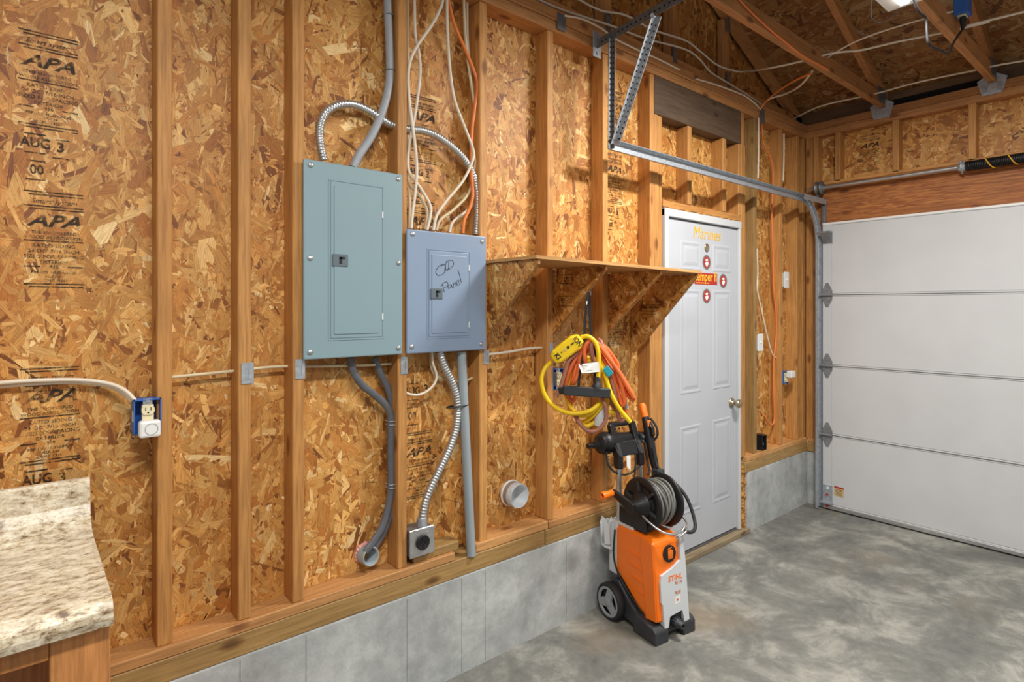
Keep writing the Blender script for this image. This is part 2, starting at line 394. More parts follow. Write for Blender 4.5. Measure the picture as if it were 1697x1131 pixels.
# --- left wall: sheathing, framing
mb = MB(); mb.box(-1.2, 2.80, YO, YO+.011, ZS, 2.87); mb.box(2.80, 3.70, YO, YO+.011, 2.0, 2.87); mb.box(3.66, 4.73, YO, YO+.011, ZS, 2.87)
WL = tag(mb.build('wall_left', BOARD), 'open stud wall sheathed in golden strand board behind the panels', 'wall', kind='structure')
def keepL(u, v):
    x = u-.35; z = v+ZB-.02
    return ~((x > 2.86) & (x < 3.62) & (z < 2.06))
strands('wood_strand', WL, (-.35, YO, ZB-.02), (1, 0, 0), (0, 0, 1), (0, -1, 0), 5.07, ZT0-ZB+.04, 118000, 3, STRAND, keep=keepL)
def stick(name, mat, parent, *b_, ch=.003):
    mb = MB(); mb.box(*b_, ch=ch); return mb.build(name, mat, parent)
SZ = stud_mat('Z'); SX = stud_mat('X')
STUDS = [-.07, .326, .549, .722, 1.121, 1.512, 1.908, 2.302]
for x in STUDS: stick('stud', SZ, WL, x-.02, x+.02, YS, YO-.001, ZB, ZT0)
stick('stud', SZ, WL, 2.677, 2.717, YS, YO-.001, ZB, ZT0)           # left of the entry door
stick('stud', SZ, WL, 2.719, 2.757, YS, YO-.001, ZB, 2.598)
stick('stud', SZ, WL, 2.760, 2.798, YS+.006, YO-.001, ZB, 2.598)
stick('stud', SZ, WL, 3.672, 3.710, YS, YO-.001, ZB, ZT0)           # right of it
stick('stud', SZ, WL, 3.635, 3.670, YS, YO-.001, 2.12, 2.598)
stick('stud', SZ, WL, 3.712, 3.734, YS+.004, YO-.001, ZB, 2.598)
stick('stud', sill_mat('Z'), WL, 3.842, 3.882, YS, YO-.001, ZB, ZT0)
stick('stud', SZ, WL, 4.226, 4.268, YS, YO-.001, ZB, ZT0)
stick('stud', SZ, WL, 4.50, 4.54, YS, YO-.001, ZB, ZT0)
stick('stud', SZ, WL, 4.602, XG, YS, YO-.001, ZB, ZT0)
for x in (3.068, 3.462): stick('cripple_stud', SZ, WL, x-.02, x+.02, YS, YO-.001, 2.125, 2.598)
stick('door_header', M_HDR, WL, 2.719, 3.670, YS-.002, YO-.001, 2.60, ZT0)
stick('rough_sill', SX, WL, 2.80, 3.66, YS, YO-.001, 2.085, 2.123)
PB = plate_mat('X')
stick('bottom_plate', PB, WL, -1.2, uZ(766.5, 923, ZB).x, YP, YO, ZS+.001, ZB)
stick('bottom_plate', PB, WL, uZ(802, 911, ZB).x, 1.885, YP+.004, YO, ZS+.001, ZB+.004)
stick('bottom_plate', PB, WL, 1.887, 2.800, YP, YO, ZS+.001, ZB)
stick('bottom_plate', PB, WL, 3.712, XG, YP, YO, ZS+.001, ZB)
SL = sill_mat('X')
stick('sill_plate', SL, WL, -1.2, 1.86, YP, YO+.05, ZC, ZS)
stick('sill_plate', SL, WL, 1.866, 2.82, YP, YO+.05, ZC, ZS)
stick('sill_plate', SL, WL, 3.70, XG, YP, YO+.05, ZC, ZS)
TX = truss_mat('X')
stick('top_plate', TX, WL, -1.2, XG+.08, YP+.006, YO, ZT0, ZT1)
stick('top_plate', TX, WL, -1.2, 3.09, YP, YO, ZT1+.001, ZT2)
stick('top_plate', TX, WL, 3.095, XG+.08, YP+.003, YO, ZT1+.001, ZT2)
# steel nail plates where the cables run through the studs
for (px, py, hw, hh) in ((410, 619, .019, .034), (497, 612, .017, .034), (669.5, 606, .015, .034), (805.5, 592, .015, .030), (913, 577, .011, .026)):
    p = uY(px, py, YS); mb = MB(); mb.box(p.x-hw, p.x+hw, YS-.0035, YS-.0005, p.z-hh, p.z+hh, ch=.001)
    mb.box(p.x+.004, p.x+.009, YS-.0055, YS-.0034, p.z-.02, p.z+.016); mb.build('nail_plate', M_GALV, WL)
for (px, py, hw, hh) in ((930, 37, .028, .04), (1263, 193, .028, .05)):
    p = uY(px, py, YP); mb = MB(); mb.box(p.x-hw, p.x+hw, YP-.0045, YP-.0005, p.z-hh, p.z+hh, ch=.001)
    for k in (-.4, .35): mb.bar((p.x-.012, YP-.006, p.z+hh*k+.004), (p.x+.014, YP-.006, p.z+hh*k-.004), .003, .004)
    mb.build('nail_plate', M_DKSTEEL, WL)
# --- gable end above the plates
SLOPE = .45
def roof_z(x): return 3.03 + SLOPE*(4.70-x)
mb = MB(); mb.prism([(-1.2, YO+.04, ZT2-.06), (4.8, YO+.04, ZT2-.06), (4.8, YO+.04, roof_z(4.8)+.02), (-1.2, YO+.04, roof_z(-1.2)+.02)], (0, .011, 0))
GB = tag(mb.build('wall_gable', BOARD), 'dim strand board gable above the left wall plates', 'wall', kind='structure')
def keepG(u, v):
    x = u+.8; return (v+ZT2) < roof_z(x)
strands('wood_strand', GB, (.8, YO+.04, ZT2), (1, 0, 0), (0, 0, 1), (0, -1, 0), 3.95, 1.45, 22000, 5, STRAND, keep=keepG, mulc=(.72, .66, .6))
def sloped(mb, y0, y1, xa, xb, dz0, dz1):
    mb.prism([(xa, y0, roof_z(xa)+dz0), (xb, y0, roof_z(xb)+dz0), (xb, y0, roof_z(xb)+dz1), (xa, y0, roof_z(xa)+dz1)], (0, y1-y0, 0))
TD = truss_mat('Z')
mb = MB(); mb.box(-1.2, 4.78, YO-.028, YO+.012, ZT2+.001, ZT2+.09, ch=.002); mb.build('bottom_chord', TX, GB)
mb = MB(); sloped(mb, YO-.028, YO+.012, 4.80, -1.2, -.09, -.001); mb.build('top_chord', TX, GB)
for x in (1.78, 2.39, 3.0, 3.61):
    mb = MB(); mb.box(x-.045, x+.045, YO-.012, YO+.026, ZT2+.085, roof_z(x)-.09); mb.build('gable_stud', TD, GB)
    for zz in (ZT2+.06, roof_z(x)-.17):
        mb = MB(); mb.box(x-.02, x+.02, YO-.0305, YO-.0285, zz, zz+.1); mb.build('truss_plate', M_DKSTEEL, GB)
# --- garage door wall
mb = MB(); mb.box(XO, XO+.011, -3.6, 2.08, 2.40, 2.87); mb.box(XO, XO+.011, 1.78, 2.08, ZS, 2.42)
WF = tag(mb.build('wall_front', BOARD), 'framed strand board wall above and beside the garage door', 'wall', kind='structure')
strands('wood_strand', WF, (XO, 2.06, 2.40), (0, -1, 0), (0, 0, 1), (-1, 0, 0), 2.4, .44, 9000, 9, STRAND, mean_l=.085, mean_w=.024, bias=math.pi/4, spread=1.5)
strands('wood_strand', WF, (XO, 2.06, ZB), (0, -1, 0), (0, 0, 1), (-1, 0, 0), .28, 1.9, 2600, 10, STRAND)
SY = stud_mat('Y'); TY = truss_mat('Y')
stick('door_header', M_GHDR, WF, XG, XG+.06, -3.6, 1.885, 2.128, 2.437)
stick('bottom_plate', PB, WF, XG-.002, XG+.09, 1.87, YP, ZS+.001, ZB)
stick('sill_plate', SL, WF, XG-.004, XG+.09, 1.85, YP, ZC, ZS)
stick('stud', SZ, WF, XG, XO-.001, 1.925, 1.978, ZB, ZT0)
stick('stud', SZ, WF, XG, XO-.001, 1.885, 1.923, ZB, ZT0)
stick('stud', SZ, WF, XG+.004, XO-.001, 1.825, 1.883, .02, 2.127)
for px in (1388, 1484, 1611, 1740):
    y = uX(px, 270, XG).y; stick('cripple_stud', SZ, WF, XG, XO-.001, y-.02, y+.02, 2.45, ZT0)
stick('header_sill', SY, WF, XG, XO-.001, -3.6, 1.885, 2.438, 2.462)
stick('top_plate', TY, WF, XG, XO, -3.6, YP+.07, ZT0, ZT1)
stick('top_plate', TY, WF, XG-.002, XO, -3.6, YP+.004, ZT1+.001, ZT2)
# --- roof: sheathing, two trusses with ties, vent block
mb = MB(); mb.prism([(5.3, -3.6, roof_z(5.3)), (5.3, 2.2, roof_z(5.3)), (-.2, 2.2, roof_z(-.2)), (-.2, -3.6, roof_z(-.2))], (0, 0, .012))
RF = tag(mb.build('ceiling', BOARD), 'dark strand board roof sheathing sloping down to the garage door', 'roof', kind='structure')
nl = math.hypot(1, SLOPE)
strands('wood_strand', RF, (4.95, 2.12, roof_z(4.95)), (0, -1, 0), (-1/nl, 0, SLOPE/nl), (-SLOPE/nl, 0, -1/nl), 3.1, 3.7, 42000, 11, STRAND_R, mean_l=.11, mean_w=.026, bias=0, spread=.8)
for y in (1.455, .845, .235, -.375):
    mb = MB(); mb.box(-.2, 4.74, y-.02, y+.02, ZT2+.002, ZT2+.092, ch=.003); mb.build('bottom_chord', truss_mat('X'), RF)
    mb = MB(); sloped(mb, y-.02, y+.02, 4.82, -.2, -.092, -.002); mb.build('top_chord', truss_mat('X'), RF)
    mb = MB(); mb.box(4.50, 4.66, y-.0225, y-.0202, ZT2+.02, ZT2+.12); mb.build('truss_plate', M_DKSTEEL, RF)
    # hurricane tie
    mb = MB()
    for s_ in (-1, 1):
        mb.prism([(XG-.004, y+s_*.021, ZT2-.055), (XG-.004, y+s_*.021, ZT2+.055), (XG-.004, y+s_*.075, ZT2+.02), (XG-.004, y+s_*.055, ZT2-.06)], (-.0025, 0, 0))
    mb.box(XG-.0065, XG-.004, y-.05, y+.05, ZT2-.075, ZT2-.002)
    for dy in (-.04, 0, .04): mb.cyl((XG-.009, y+dy, ZT2-.035), (XG-.006, y+dy, ZT2-.035), .005, 8)
    mb.build('hurricane_tie', M_GALV, RF)
for (ya, yb) in ((1.478, 2.03), (.868, 1.432), (.258, .822), (-.352, .212)):
    vz = .055 if abs(ya-.868) < .01 else 0
    if vz:
        mb = MB(); mb.box(4.70, 4.72, ya+.03, yb, ZT2+.001, ZT2+vz); mb.build('vent_opening', M_VENT, RF)  # black block stands in for the dark gap at the eaves
    mb = MB(); mb.box(4.70, 4.72, ya, yb, ZT2+.001+vz, roof_z(4.71)-.002); mb.build('blocking', lumber('dim_blocking', 'Y', (120, 92, 64), (96, 74, 52)), RF)
# ------------------------------------------------------------------ inked stamps on the sheathing
ST = [('bar2', 0), ('Smart system', .020, .30, 0), ('bar2', 0), ('APA', .052, .35, .0012), ('THE ENGINEERED', .0135, 0, 0), ('WOOD ASSOCIATION', .0135, 0, 0), ('bar', 0), ('RATED SIDING', .0155, 0, 0),
      ('24 OC  7/16 INCH', .0155, 0, 0), ('SIZED FOR SPACING', .0155, 0, 0), ('EXTERIOR', .015, 0, 0), ('bar416', 0), ('PRP-108  HUD-UM-40', .0115, 0, 0), ('NER-124', .0115, 0, 0), ('CCMC 13251', .0115, 0, 0), ('bar2', 0)]
def stamp(parent, org, U, V, width, date=True, flip=1, k=1.0, aug=True):
    mb = MB(); U = Vector(U); V = Vector(V); n = U.cross(V); org = Vector(org); y = 0
    def bar_(x0, x1, yy, t=.0035): mb.obox(org+U*(x0+x1)/2+V*yy, (U, V, n), (abs(x1-x0)/2, t/2, .0003))
    for it in ST:
        if it[0] == 'bar2':
            bar_(-width/2, width/2, y-.004*k); bar_(-width*.42, width/2, y-.013*k); y -= .022*k
        elif it[0] == 'bar': bar_(-width/2, width/2, y-.003*k); y -= .010*k
        elif it[0] == 'bar416':
            bar_(-width/2, -.03, y-.006*k); bar_(.03, width/2, y-.006*k); put_text(mb, '416', .016*k, org+V*(y-.006*k), U, V); y -= .018*k
        else:
            sz = it[1]*k; y -= sz*.55; put_text(mb, it[0], sz, org+V*y, U, V, sx=1.35 if it[0] == 'APA' else 1.05, shear=it[2], bold=it[3]); y -= sz*.55
    if aug:
        y -= .012*k
        bar_(-width*.42, -width*.05, y); bar_(width*.12, width*.38, y-.008*k); y -= .028*k
        put_text(mb, 'AUG', .042*k, org+U*(-width*.22)+V*y, U, V, sx=.82, bold=.0010); put_text(mb, '3', .042*k, org+U*(width*.2)+V*(y-.004), U, V, bold=.0010); y -= .03*k
        bar_(-width*.40, -width*.05, y); bar_(width*.06, width*.34, y-.008*k); y -= .025*k
        bar_(-width*.36, -width*.06, y); y -= .028*k
        put_text(mb, '00', .042*k, org+U*(-width*.2)+V*y, U, V, sx=.82, bold=.0010); y -= .030*k
        bar_(-width*.38, -width*.05, y)
    o = mb.build('printed_stamp', M_STAMP, parent); o.visible_shadow = True; return o
YT = YO-.0038
UX, UZ_ = (1, 0, 0), (0, 0, 1)
for (px, py, a) in ((81, 56, 1), (90, 318, 0), (84, 608, 1)):
    p = uY(px, py, YT); stamp(WL, p, UX, UZ_, .130, k=.885, aug=a)
for (px, py, a) in ((702, -120, 0), (700, 160, 1), (698, 333, 0), (694, 715, 0)):
    p = uY(px, py, YT); stamp(WL, p, UX, UZ_, .13, k=.9, aug=a)
p = uY(694, 640, YT); mb = MB()
put_text(mb, 'AUG', .045, p+Vector((-.03, 0, -.02)), UX, UZ_, sx=.8, bold=.001); put_text(mb, '3', .045, p+Vector((.035, 0, -.015)), UX, UZ_, bold=.001)
put_text(mb, '00', .045, p+Vector((-.03, 0, -.12)), UX, UZ_, sx=.8, bold=.001)
for zz in (.012, -.055, -.085, -.155): mb.box(p.x-.065, p.x+.0, YT, YT+.0005, p.z+zz-.0015, p.z+zz+.0015)
mb.build('printed_stamp', M_STAMP, WL)
for (px, py, a) in ((1018, 150, 0), (1018, 255, 1), (1018, 490, 0), (1016, 690, 0)):
    p = uY(px, py, YT); stamp(WL, p, UX, UZ_, .13, k=.9, aug=a)
p = uX(1441, 222, XO-.0038); stamp(WF, p, (0, -1, 0), UZ_, .13, k=.9, aug=0)
# ------------------------------------------------------------------ entry door
YD = 1.992
DX0, DX1, DZ0, DZ1 = 2.846, 3.632, .052, 2.028
mb = MB(); mb.box(DX0, DX1, YD, YD+.044, DZ0, DZ1, ch=.002)
D1 = tag(mb.build('door_1', M_DOORW), 'white six panel entry door with stickers between shelf and corner', 'door', kind='structure')
def fr(t, b): return DZ1-(DZ1-DZ0)*t, DZ1-(DZ1-DZ0)*b
wD = DX1-DX0
xl0, xl1, xr0, xr1 = (uY(q, 510, YD).x for q in (1127.5, 1161.5, 1181, 1210.5))
for (x0, x1) in ((xl0, xl1), (xr0, xr1)):
    for (t, b2) in ((398, 446.7), (479, 655.5), (709.4, 857)):
        z1, z0 = uY(1127.5, t, YD).z, uY(1127.5, b2, YD).z
        def rings(mb, prof, fill):
            vs_ = []
            for ins, d in prof: vs_ += [(x0+ins, YD-d, z0+ins), (x1-ins, YD-d, z0+ins), (x1-ins, YD-d, z1-ins), (x0+ins, YD-d, z1-ins)]
            fs = [(i*4+k, i*4+(k+1) % 4, i*4+4+(k+1) % 4, i*4+4+k) for i in range(len(prof)-1) for k in range(4)]
            if fill: q = (len(prof)-1)*4; fs.append((q, q+1, q+2, q+3))
            mb.add(vs_, fs, False)
        mb = MB(); rings(mb, [(0, .0), (.006, .0024), (.012, .0026), (.022, .0006)], False); mb.build('panel_moulding', M_DOORW, D1)
        mb = MB(); rings(mb, [(.030, .0004), (.048, .0034)], True); mb.build('raised_panel', M_DOORW, D1)
mb = MB()
for b_ in ((2.802, 2.840, YS-.012, YO, .035, 2.078), (3.638, 3.664, YS-.004, YO, .035, 2.078), (2.802, 3.664, YS-.008, YO, 2.034, 2.080)): mb.box(*b_, ch=.003)
mb.build('door_jamb', M_JAMB, D1)
for z in (1.80, 1.06, .30):
    mb = MB(); mb.cyl((2.843, YD-.006, z-.045), (2.843, YD-.006, z+.045), .006, 10); mb.box(2.826, 2.862, YD-.003, YD+.002, z-.045, z+.045); mb.build('hinge', M_LGREY, D1)
kx, kz = DX1-.065, uY(1221, 666, YD).z
mb = MB(); mb.smooth = True; mb.lathe((kx, YD, kz), (0, -1, 0), [(0, 0), (0, .033), (.006, .033), (.010, .016), (.030, .013), (.036, .022), (.045, .028), (.058, .027), (.066, .018), (.067, 0)], 20)
mb.build('door_knob', M_BRASS, D1)
mb = MB(); mb.box(2.80, 3.735, 1.948, 2.06, .001, .032, ch=.003); mb.build('threshold', lumber('weathered_wood', 'X', (168, 152, 124), (138, 122, 98)), D1)
mb = MB(); mb.box(DX0, DX1, YD-.002, YD+.03, .034, .046); mb.build('door_sweep', M_DKSTEEL, D1)
mb = MB()
for k in range(26):
    z = .05+k*.0155+random.uniform(-.004, .004); r = random.uniform(.012, .022)
    mb.smooth = True; mb.lathe((3.70+random.uniform(-.008, .014), YS+.006+random.uniform(-.004, .008), z), (0, -1, 0), [(-.02, 0), (-.012, r*.8), (0, r), (.010, r*.75), (.015, 0)], 8)
mb.build('foam_fill', M_FOAM, D1)
mb = MB(); mb.box(3.665, 3.735, YS+.006, YO+.05, .0, ZC); mb.build('foam_backing', M_FOAM, D1)
mb = MB()
for k in range(9):
    x = 2.87+k*.09+random.uniform(-.03, .03); mb.smooth = True; r = random.uniform(.003, .009); mb.lathe((x, YS-.002, 2.083), (1, 0, 0), [(-.03, 0), (-.02, r), (.0, r*1.2), (.02, r), (.03, 0)], 8)
mb.build('foam_bead', M_FOAM, D1)
# stickers (flat print on the door)
UW = Vector((1, 0, 0)); UV = Vector((0, 0, 1)); YK = YD-.0012
def uD(px, py): return uY(px, py, YD)
p = uD(1171.5, 388.5)
mb = MB(); put_text(mb, 'Marines', .105, p+Vector((0, -.0014, 0)), UW, UV, sx=.95, shear=.22, bold=0); mb.build('sticker_lettering', M_YPRINT, D1)
def roundel(px, py, r):
    p = uD(px, py); mb = MB()
    mb.lathe(p, (0, -1, 0), [(0, 0), (.0003, 0), (.0004, r)], 28); mb.mi = 1; mb.lathe(p+Vector((0, -.0006, 0)), (0, -1, 0), [(.0001, 0), (.0003, r*.76)], 24)
    mb.mi = 2; mb.lathe(p+Vector((.006, -.0012, -r*.14)), (0, -1, 0), [(.0001, 0), (.0003, r*.27)], 16)
    mb.add([p+Vector((-r*.5, -.0014, r*.30)), p+Vector((-r*.12, -.0014, r*.12)), p+Vector((r*.45, -.0014, r*.28)), p+Vector((r*.1, -.0014, r*.48))], [(0, 1, 2, 3)])
    mb.add([p+Vector((-r*.45, -.0014, -.004)), p+Vector((-r*.1, -.0014, -r*.6)), p+Vector((r*.2, -.0014, -r*.55)), p+Vector((-r*.05, -.0014, 0))], [(0, 1, 2, 3)])
    mb.build('round_sticker', [M_SILVERP, M_RED, M_PAPER], D1, recalc=False)
for q in ((1171, 435), (1198.5, 466), (1171, 491)): roundel(*q, .046)
p = uD(1171, 411); mb = MB(); mb.smooth = True; mb.lathe(p, (0, -1, 0), [(0, .026), (.004, .026), (.006, .018), (.005, 0)], 18); mb.build('door_viewer', M_BRASS, D1)
p = uD(1170, 462.5); mb = MB(); mb.box(p.x-.128, p.x+.128, YD-.001, YD-.0002, p.z-.036, p.z+.036); mb.build('sticker_ground', M_RED, D1)
mb = MB(); put_text(mb, 'semper fi', .083, p+Vector((-.002, -.0016, .012)), UW, UV, sx=.80, bold=.0012); mb.box(p.x-.115, p.x+.035, YD-.0018, YD-.0012, p.z-.029, p.z-.024); mb.build('sticker_lettering', M_YPRINT, D1)
# ------------------------------------------------------------------ garage door
GD = thing('door_2', (XD, .4, 0), 'white four section overhead garage door', 'garage door'); GD['kind'] = 'structure'
GY0, GY1 = -3.2, 1.835
zs = [.035, .5615, 1.076, 1.603, 2.134]
for i in range(4):
    z0, z1 = zs[i], zs[i+1]
    mb = MB(); mb.box(XD, XD+.035, GY0, GY1-.064, z0+.012, z1-.012, ch=.002)
    sec = mb.build('door_section', M_GDOOR, GD)
    mb = MB(); mb.box(XD-.0025, XD+.034, GY1-.064, GY1, z0+.002, z1-.002, ch=.0015); mb.build('end_stile', M_GDOOR, sec)
    mb = MB(); mb.box(XD-.003, XD+.03, GY0, GY1-.064, z1-.0115, z1-.0018, ch=.002); mb.build('top_lip', M_GDOOR, sec)
    if i:
        mb = MB(); mb.box(XD-.0048, XD+.02, GY0, GY1-.064, z0-.0022, z0+.0022); mb.build('joint_gap_line', M_DKSTEEL, sec)  # dark strip added to darken the gap between door sections
    mb = MB(); mb.box(XD-.004, XD+.03, GY0, GY1-.064, z0+.001, z0+.0105, ch=.002); mb.build('bottom_lip', M_GDOOR, sec)
mb = MB(); mb.box(XD-.004, XD+.03, GY0, GY1, .010, .036, ch=.003); mb.build('bottom_rail', M_STEEL, GD)
mb = MB(); mb.tube([(XD+.012, GY0, .010), (XD+.012, GY1, .010)], .0105, 10); mb.build('bottom_seal', M_BLACKM, GD)
mb = MB(); mb.box(XD-.006, XD+.03, GY0, GY1, 2.126, 2.142, ch=.002); mb.build('top_rail', M_WHITE, GD)
YH = GY1-.034
for z in zs[1:4]:
    mb = MB()
    for s_ in (1, -1):
        mb.prism([(XD-.003, YH-.036, z+s_*.005), (XD-.003, YH+.036, z+s_*.005), (XD-.003, YH+.036, z+s_*.030), (XD-.003, YH+.009, z+s_*.090), (XD-.003, YH-.009, z+s_*.090), (XD-.003, YH-.036, z+s_*.030)], (-.003, 0, 0))
        for (dy, dz) in ((0, .072), (0, .036), (.022, .026), (-.022, .026)): mb.cyl((XD-.0055, YH+dy, z+s_*dz), (XD-.010, YH+dy, z+s_*dz), .0055, 8)
    h_ = mb.build('hinge', M_HINGE, GD)
    mb = MB(); mb.cyl((XD-.016, YH-.04, z), (XD-.016, YH+.05, z), .0085, 10); mb.build('roller_stem', M_HINGE, h_)
mb = MB(); mb.box(XD-.006, XD-.003, YH-.036, YH+.034, .048, .185); mb.box(XD-.026, XD-.003, YH-.040, YH+.045, .050, .062)
bb = mb.build('bottom_bracket', M_GALV, GD)
for (dy, z, m_) in ((-.004, .165, M_WHITE), (.0, .115, M_RED), (.0, .030, M_RED)):
    mb = MB(); mb.cyl((XD-.004, YH+dy, z), (XD-.010, YH+dy, z), .009, 10); mb.build('bolt', m_, bb)
z = 2.06; mb = MB(); mb.box(XD-.006, XD-.003, YH-.036, YH+.034, z-.075, z+.015)
mb.prism([(XD-.004, YH-.034, z-.07), (XD-.06, YH-.034, z-.0), (XD-.06, YH+.03, z-.0), (XD-.004, YH+.03, z-.07)], (0, 0, .006)); mb.cyl((XD-.055, YH-.04, z+.006), (XD-.055, YH+.05, z+.006), .009, 10)
mb.build('top_roller_bracket', M_HINGE, GD)
p = uX(1390.5, 816, XD); mb = MB(); mb.obox(p+Vector((-.001, 0, 0)), ((1, 0, 0), (0, 1, .06), (0, -.06, 1)), (.0005, .033, .034)); o = mb.build('warning_label', M_TAN, GD)
mb = MB(); mb.obox(p+Vector((-.0018, 0, .031)), ((1, 0, 0), (0, 1, .06), (0, -.06, 1)), (.0005, .033, .006)); mb.build('label_band', M_RED, o)
mb = MB()
for k in range(5): mb.obox(p+Vector((-.0018, .003*(k % 2), .016-.010*k)), ((1, 0, 0), (0, 1, .06), (0, -.06, 1)), (.0003, .026-.003*(k % 3), .0014))
mb.build('label_print', M_INK, o)
# ------------------------------------------------------------------ garage door track, hanger, torsion shaft
TYc = 1.856
TR = thing('garage_door_track', (4.55, TYc, 0), 'galvanized overhead door track bending down beside the garage door', 'door track')
def channel(path, parent, name):
    """C-shaped rolled track following a path in the plane y = TYc; open towards the door"""
    prof = [(-.026, .006), (-.026, -.010), (-.018, -.018), (.018, -.018), (.026, -.010), (.026, .006), (.021, .012)]
    P = [Vector(p) for p in path]; mb = MB(); vs_ = []; n = len(prof)
    for i, p in enumerate(P):
        t = (P[min(i+1, len(P)-1)]-P[max(i-1, 0)]).normalized(); out = Vector((0, 1, 0)); u = t.cross(out)
        vs_ += [p+u*a-out*b_ for a, b_ in prof]
    fs = [(i*n+k, i*n+k+1, (i+1)*n+k+1, (i+1)*n+k) for i in range(len(P)-1) for k in range(n-1)]
    mb.add(vs_, fs, False); o = mb.build(name, M_GALV, parent, recalc=False)
    sm = o.modifiers.new('thickness', 'SOLIDIFY'); sm.thickness = .0022; sm.offset = 0; return o
ha = uY(1012, 239, TYc); hb = uY(1285, 315, TYc)
hdir = (hb-ha).normalized()
XV = 4.580; R_ = .30
hz = lambda x: ha.z+(x-ha.x)*hdir.z/hdir.x
channel([(ha.x, TYc, ha.z), (ha.x+.7, TYc, hz(ha.x+.7)), (XV-R_, TYc, hz(XV-R_))], TR, 'horizontal_track')
zc = hz(XV-R_)-R_
arc = [(XV-R_+R_*math.sin(a), TYc, zc+R_*math.cos(a)) for a in [math.pi/2*k/12 for k in range(13)]]
channel(arc, TR, 'curved_track')
channel([(XV, TYc, zc), (XV, TYc, .01)], TR, 'vertical_track')
mb = MB(); mb.box(XV+.032, XG-.001, TYc-.012, TYc-.008, .05, 2.33); mb.box(XG-.005, XG-.001, TYc-.03, TYc-.008, .05, 2.33); mb.build('wall_angle', M_DKSTEEL, TR)
mb = MB(); mb.box(XV-.30, XG-.001, TYc-.028, TYc-.024, 2.285, 2.325); mb.build('flag_bracket', M_GALV, TR)
# hanger of perforated angle
def angle_iron(name, p0, p1, a_dir, b_dir, parent, wd=.032, holes=True, mat=M_GALV):
    p0, p1 = Vector(p0), Vector(p1); d = (p1-p0).normalized(); L = (p1-p0).length; a_, b_ = Vector(a_dir).normalized(), Vector(b_dir).normalized()
    mb = MB(); mb.obox((p0+p1)/2+a_*wd/2, (d, a_, b_), (L/2, wd/2, .0012)); mb.obox((p0+p1)/2+b_*wd/2, (d, b_, a_), (L/2, wd/2, .0012))
    o = mb.build(name, mat, parent)
    if holes:
        mh = MB(); k = .03
        while k < L-.02:
            for (e, f_) in ((a_, b_), (b_, a_)):
                c = p0+d*k+e*wd*.5
                for s_ in (-1, 1): mh.lathe(c+f_*s_*.0014, f_*s_, [(.0, .0), (.0001, .0052)], 8)
            k += .026
        mh.build('bolt_hole', M_VENT, o, recalc=False)['kind'] = 'stuff'
    return o
hx = ha.x+.02
top = uX(1022, 47, hx); zt = top.z
ang_y = uX(1085, 26, hx)
A0 = Vector((hx, YP-.006, zt-.01)); A1 = Vector((hx+.02, 1.30, zt+.06))
angle_iron('cross_angle', A0, A1, (0, 0, -1), (1, 0, 0), TR, wd=.046, mat=M_DKSTEEL)
mb = MB(); mb.box(hx-.03, hx+.03, YP-.006, YP-.002, zt-.10, zt+.03, ch=.002); mb.cyl((hx, YP-.012, zt-.08), (hx, YP-.004, zt-.08), .008, 8); mb.build('mounting_tab', M_GALV, TR)
angle_iron('hanger_strap', (hx-.005, TYc+.01, ha.z-.02), (hx, TYc+.01, zt-.02), (0, -1, 0), (-1, 0, 0), TR, wd=.022, mat=M_DKSTEEL)  # darker steel than the brace stands in for shade on the strap
angle_iron('diagonal_brace', (hx-.012, TYc-.02, ha.z-.005), (hx+.012, ang_y.y, ang_y.z), (-1, 0, 0), (0, -1, -.4), TR, wd=.030)
for (p_) in ((hx-.02, TYc-.03, ha.z+.02), (hx-.02, ang_y.y-.004, ang_y.z-.01)):
    mb = MB(); mb.cyl(p_, Vector(p_)+Vector((-.012, -.004, 0)), .009, 8); mb.build('bolt', M_STEEL, TR)
# torsion shaft
zt_ = uX(1358, 312, 4.57).z; XT = 4.575
TS = thing('torsion_shaft', (XT, 1.8, zt_), 'steel torsion shaft with black spring above the garage door', 'torsion spring')
slope_t = 0
yd = uX(1358, 312, XT).y; ys = uX(1597, 282, XT).y
mb = MB(); mb.cyl((XT, -3.2, zt_), (XT, 1.93, zt_), .0125, 14); mb.build('shaft', M_STEEL, TS)
mb = MB(); mb.smooth = True; mb.lathe((XT, yd+.022, zt_), (0, -1, 0), [(0, .014), (0, .05), (.006, .052), (.010, .040), (.02, .040), (.03, .040), (.036, .052), (.042, .050), (.046, .026), (.06, .024), (.06, .013)], 24); mb.build('cable_drum', M_DKSTEEL, TS)
mb = MB(); mb.smooth = True; mb.lathe((XT, ys+.03, zt_), (0, -1, 0), [(0, .013), (0, .026), (.012, .028), (.016, .036), (.026, .036), (.03, .028), (.05, .027)], 14)
for a in range(4): mb.cyl((XT, ys+.012, zt_), (XT+.044*math.cos(a*math.pi/2+.5), ys+.012, zt_+.044*math.sin(a*math.pi/2+.5)), .008, 8)
mb.build('winding_cone', M_GALV, TS)
pitch = .0085; turns = 150; path = [(XT+.029*math.cos(t*2*math.pi/10), ys-.01-t/10*pitch, zt_+.029*math.sin(t*2*math.pi/10)) for t in range(turns*10)]
mb = MB(); mb.tube(path, .0041, 5); sp = mb.build('spring', M_BLACK, TS)
for yy in (ys-.11, ys-.22, ys-.36):
    path = [(XT+.0338*math.cos(t), yy-.045*(t-2.2)/2.6, zt_+.0338*math.sin(t)) for t in [2.2+2.6*k/14 for k in range(15)]]
    mb = MB(); mb.tube(path, .0035, 5); mb.build('paint_stripe', M_YPRINT, sp)
mb = MB(); mb.box(XT-.01, XG-.001, 1.86, 1.866, zt_-.10, zt_+.05); mb.cyl((XT, 1.855, zt_), (XT, 1.872, zt_), .024, 14); mb.build('bearing_plate', M_DKSTEEL, TS)
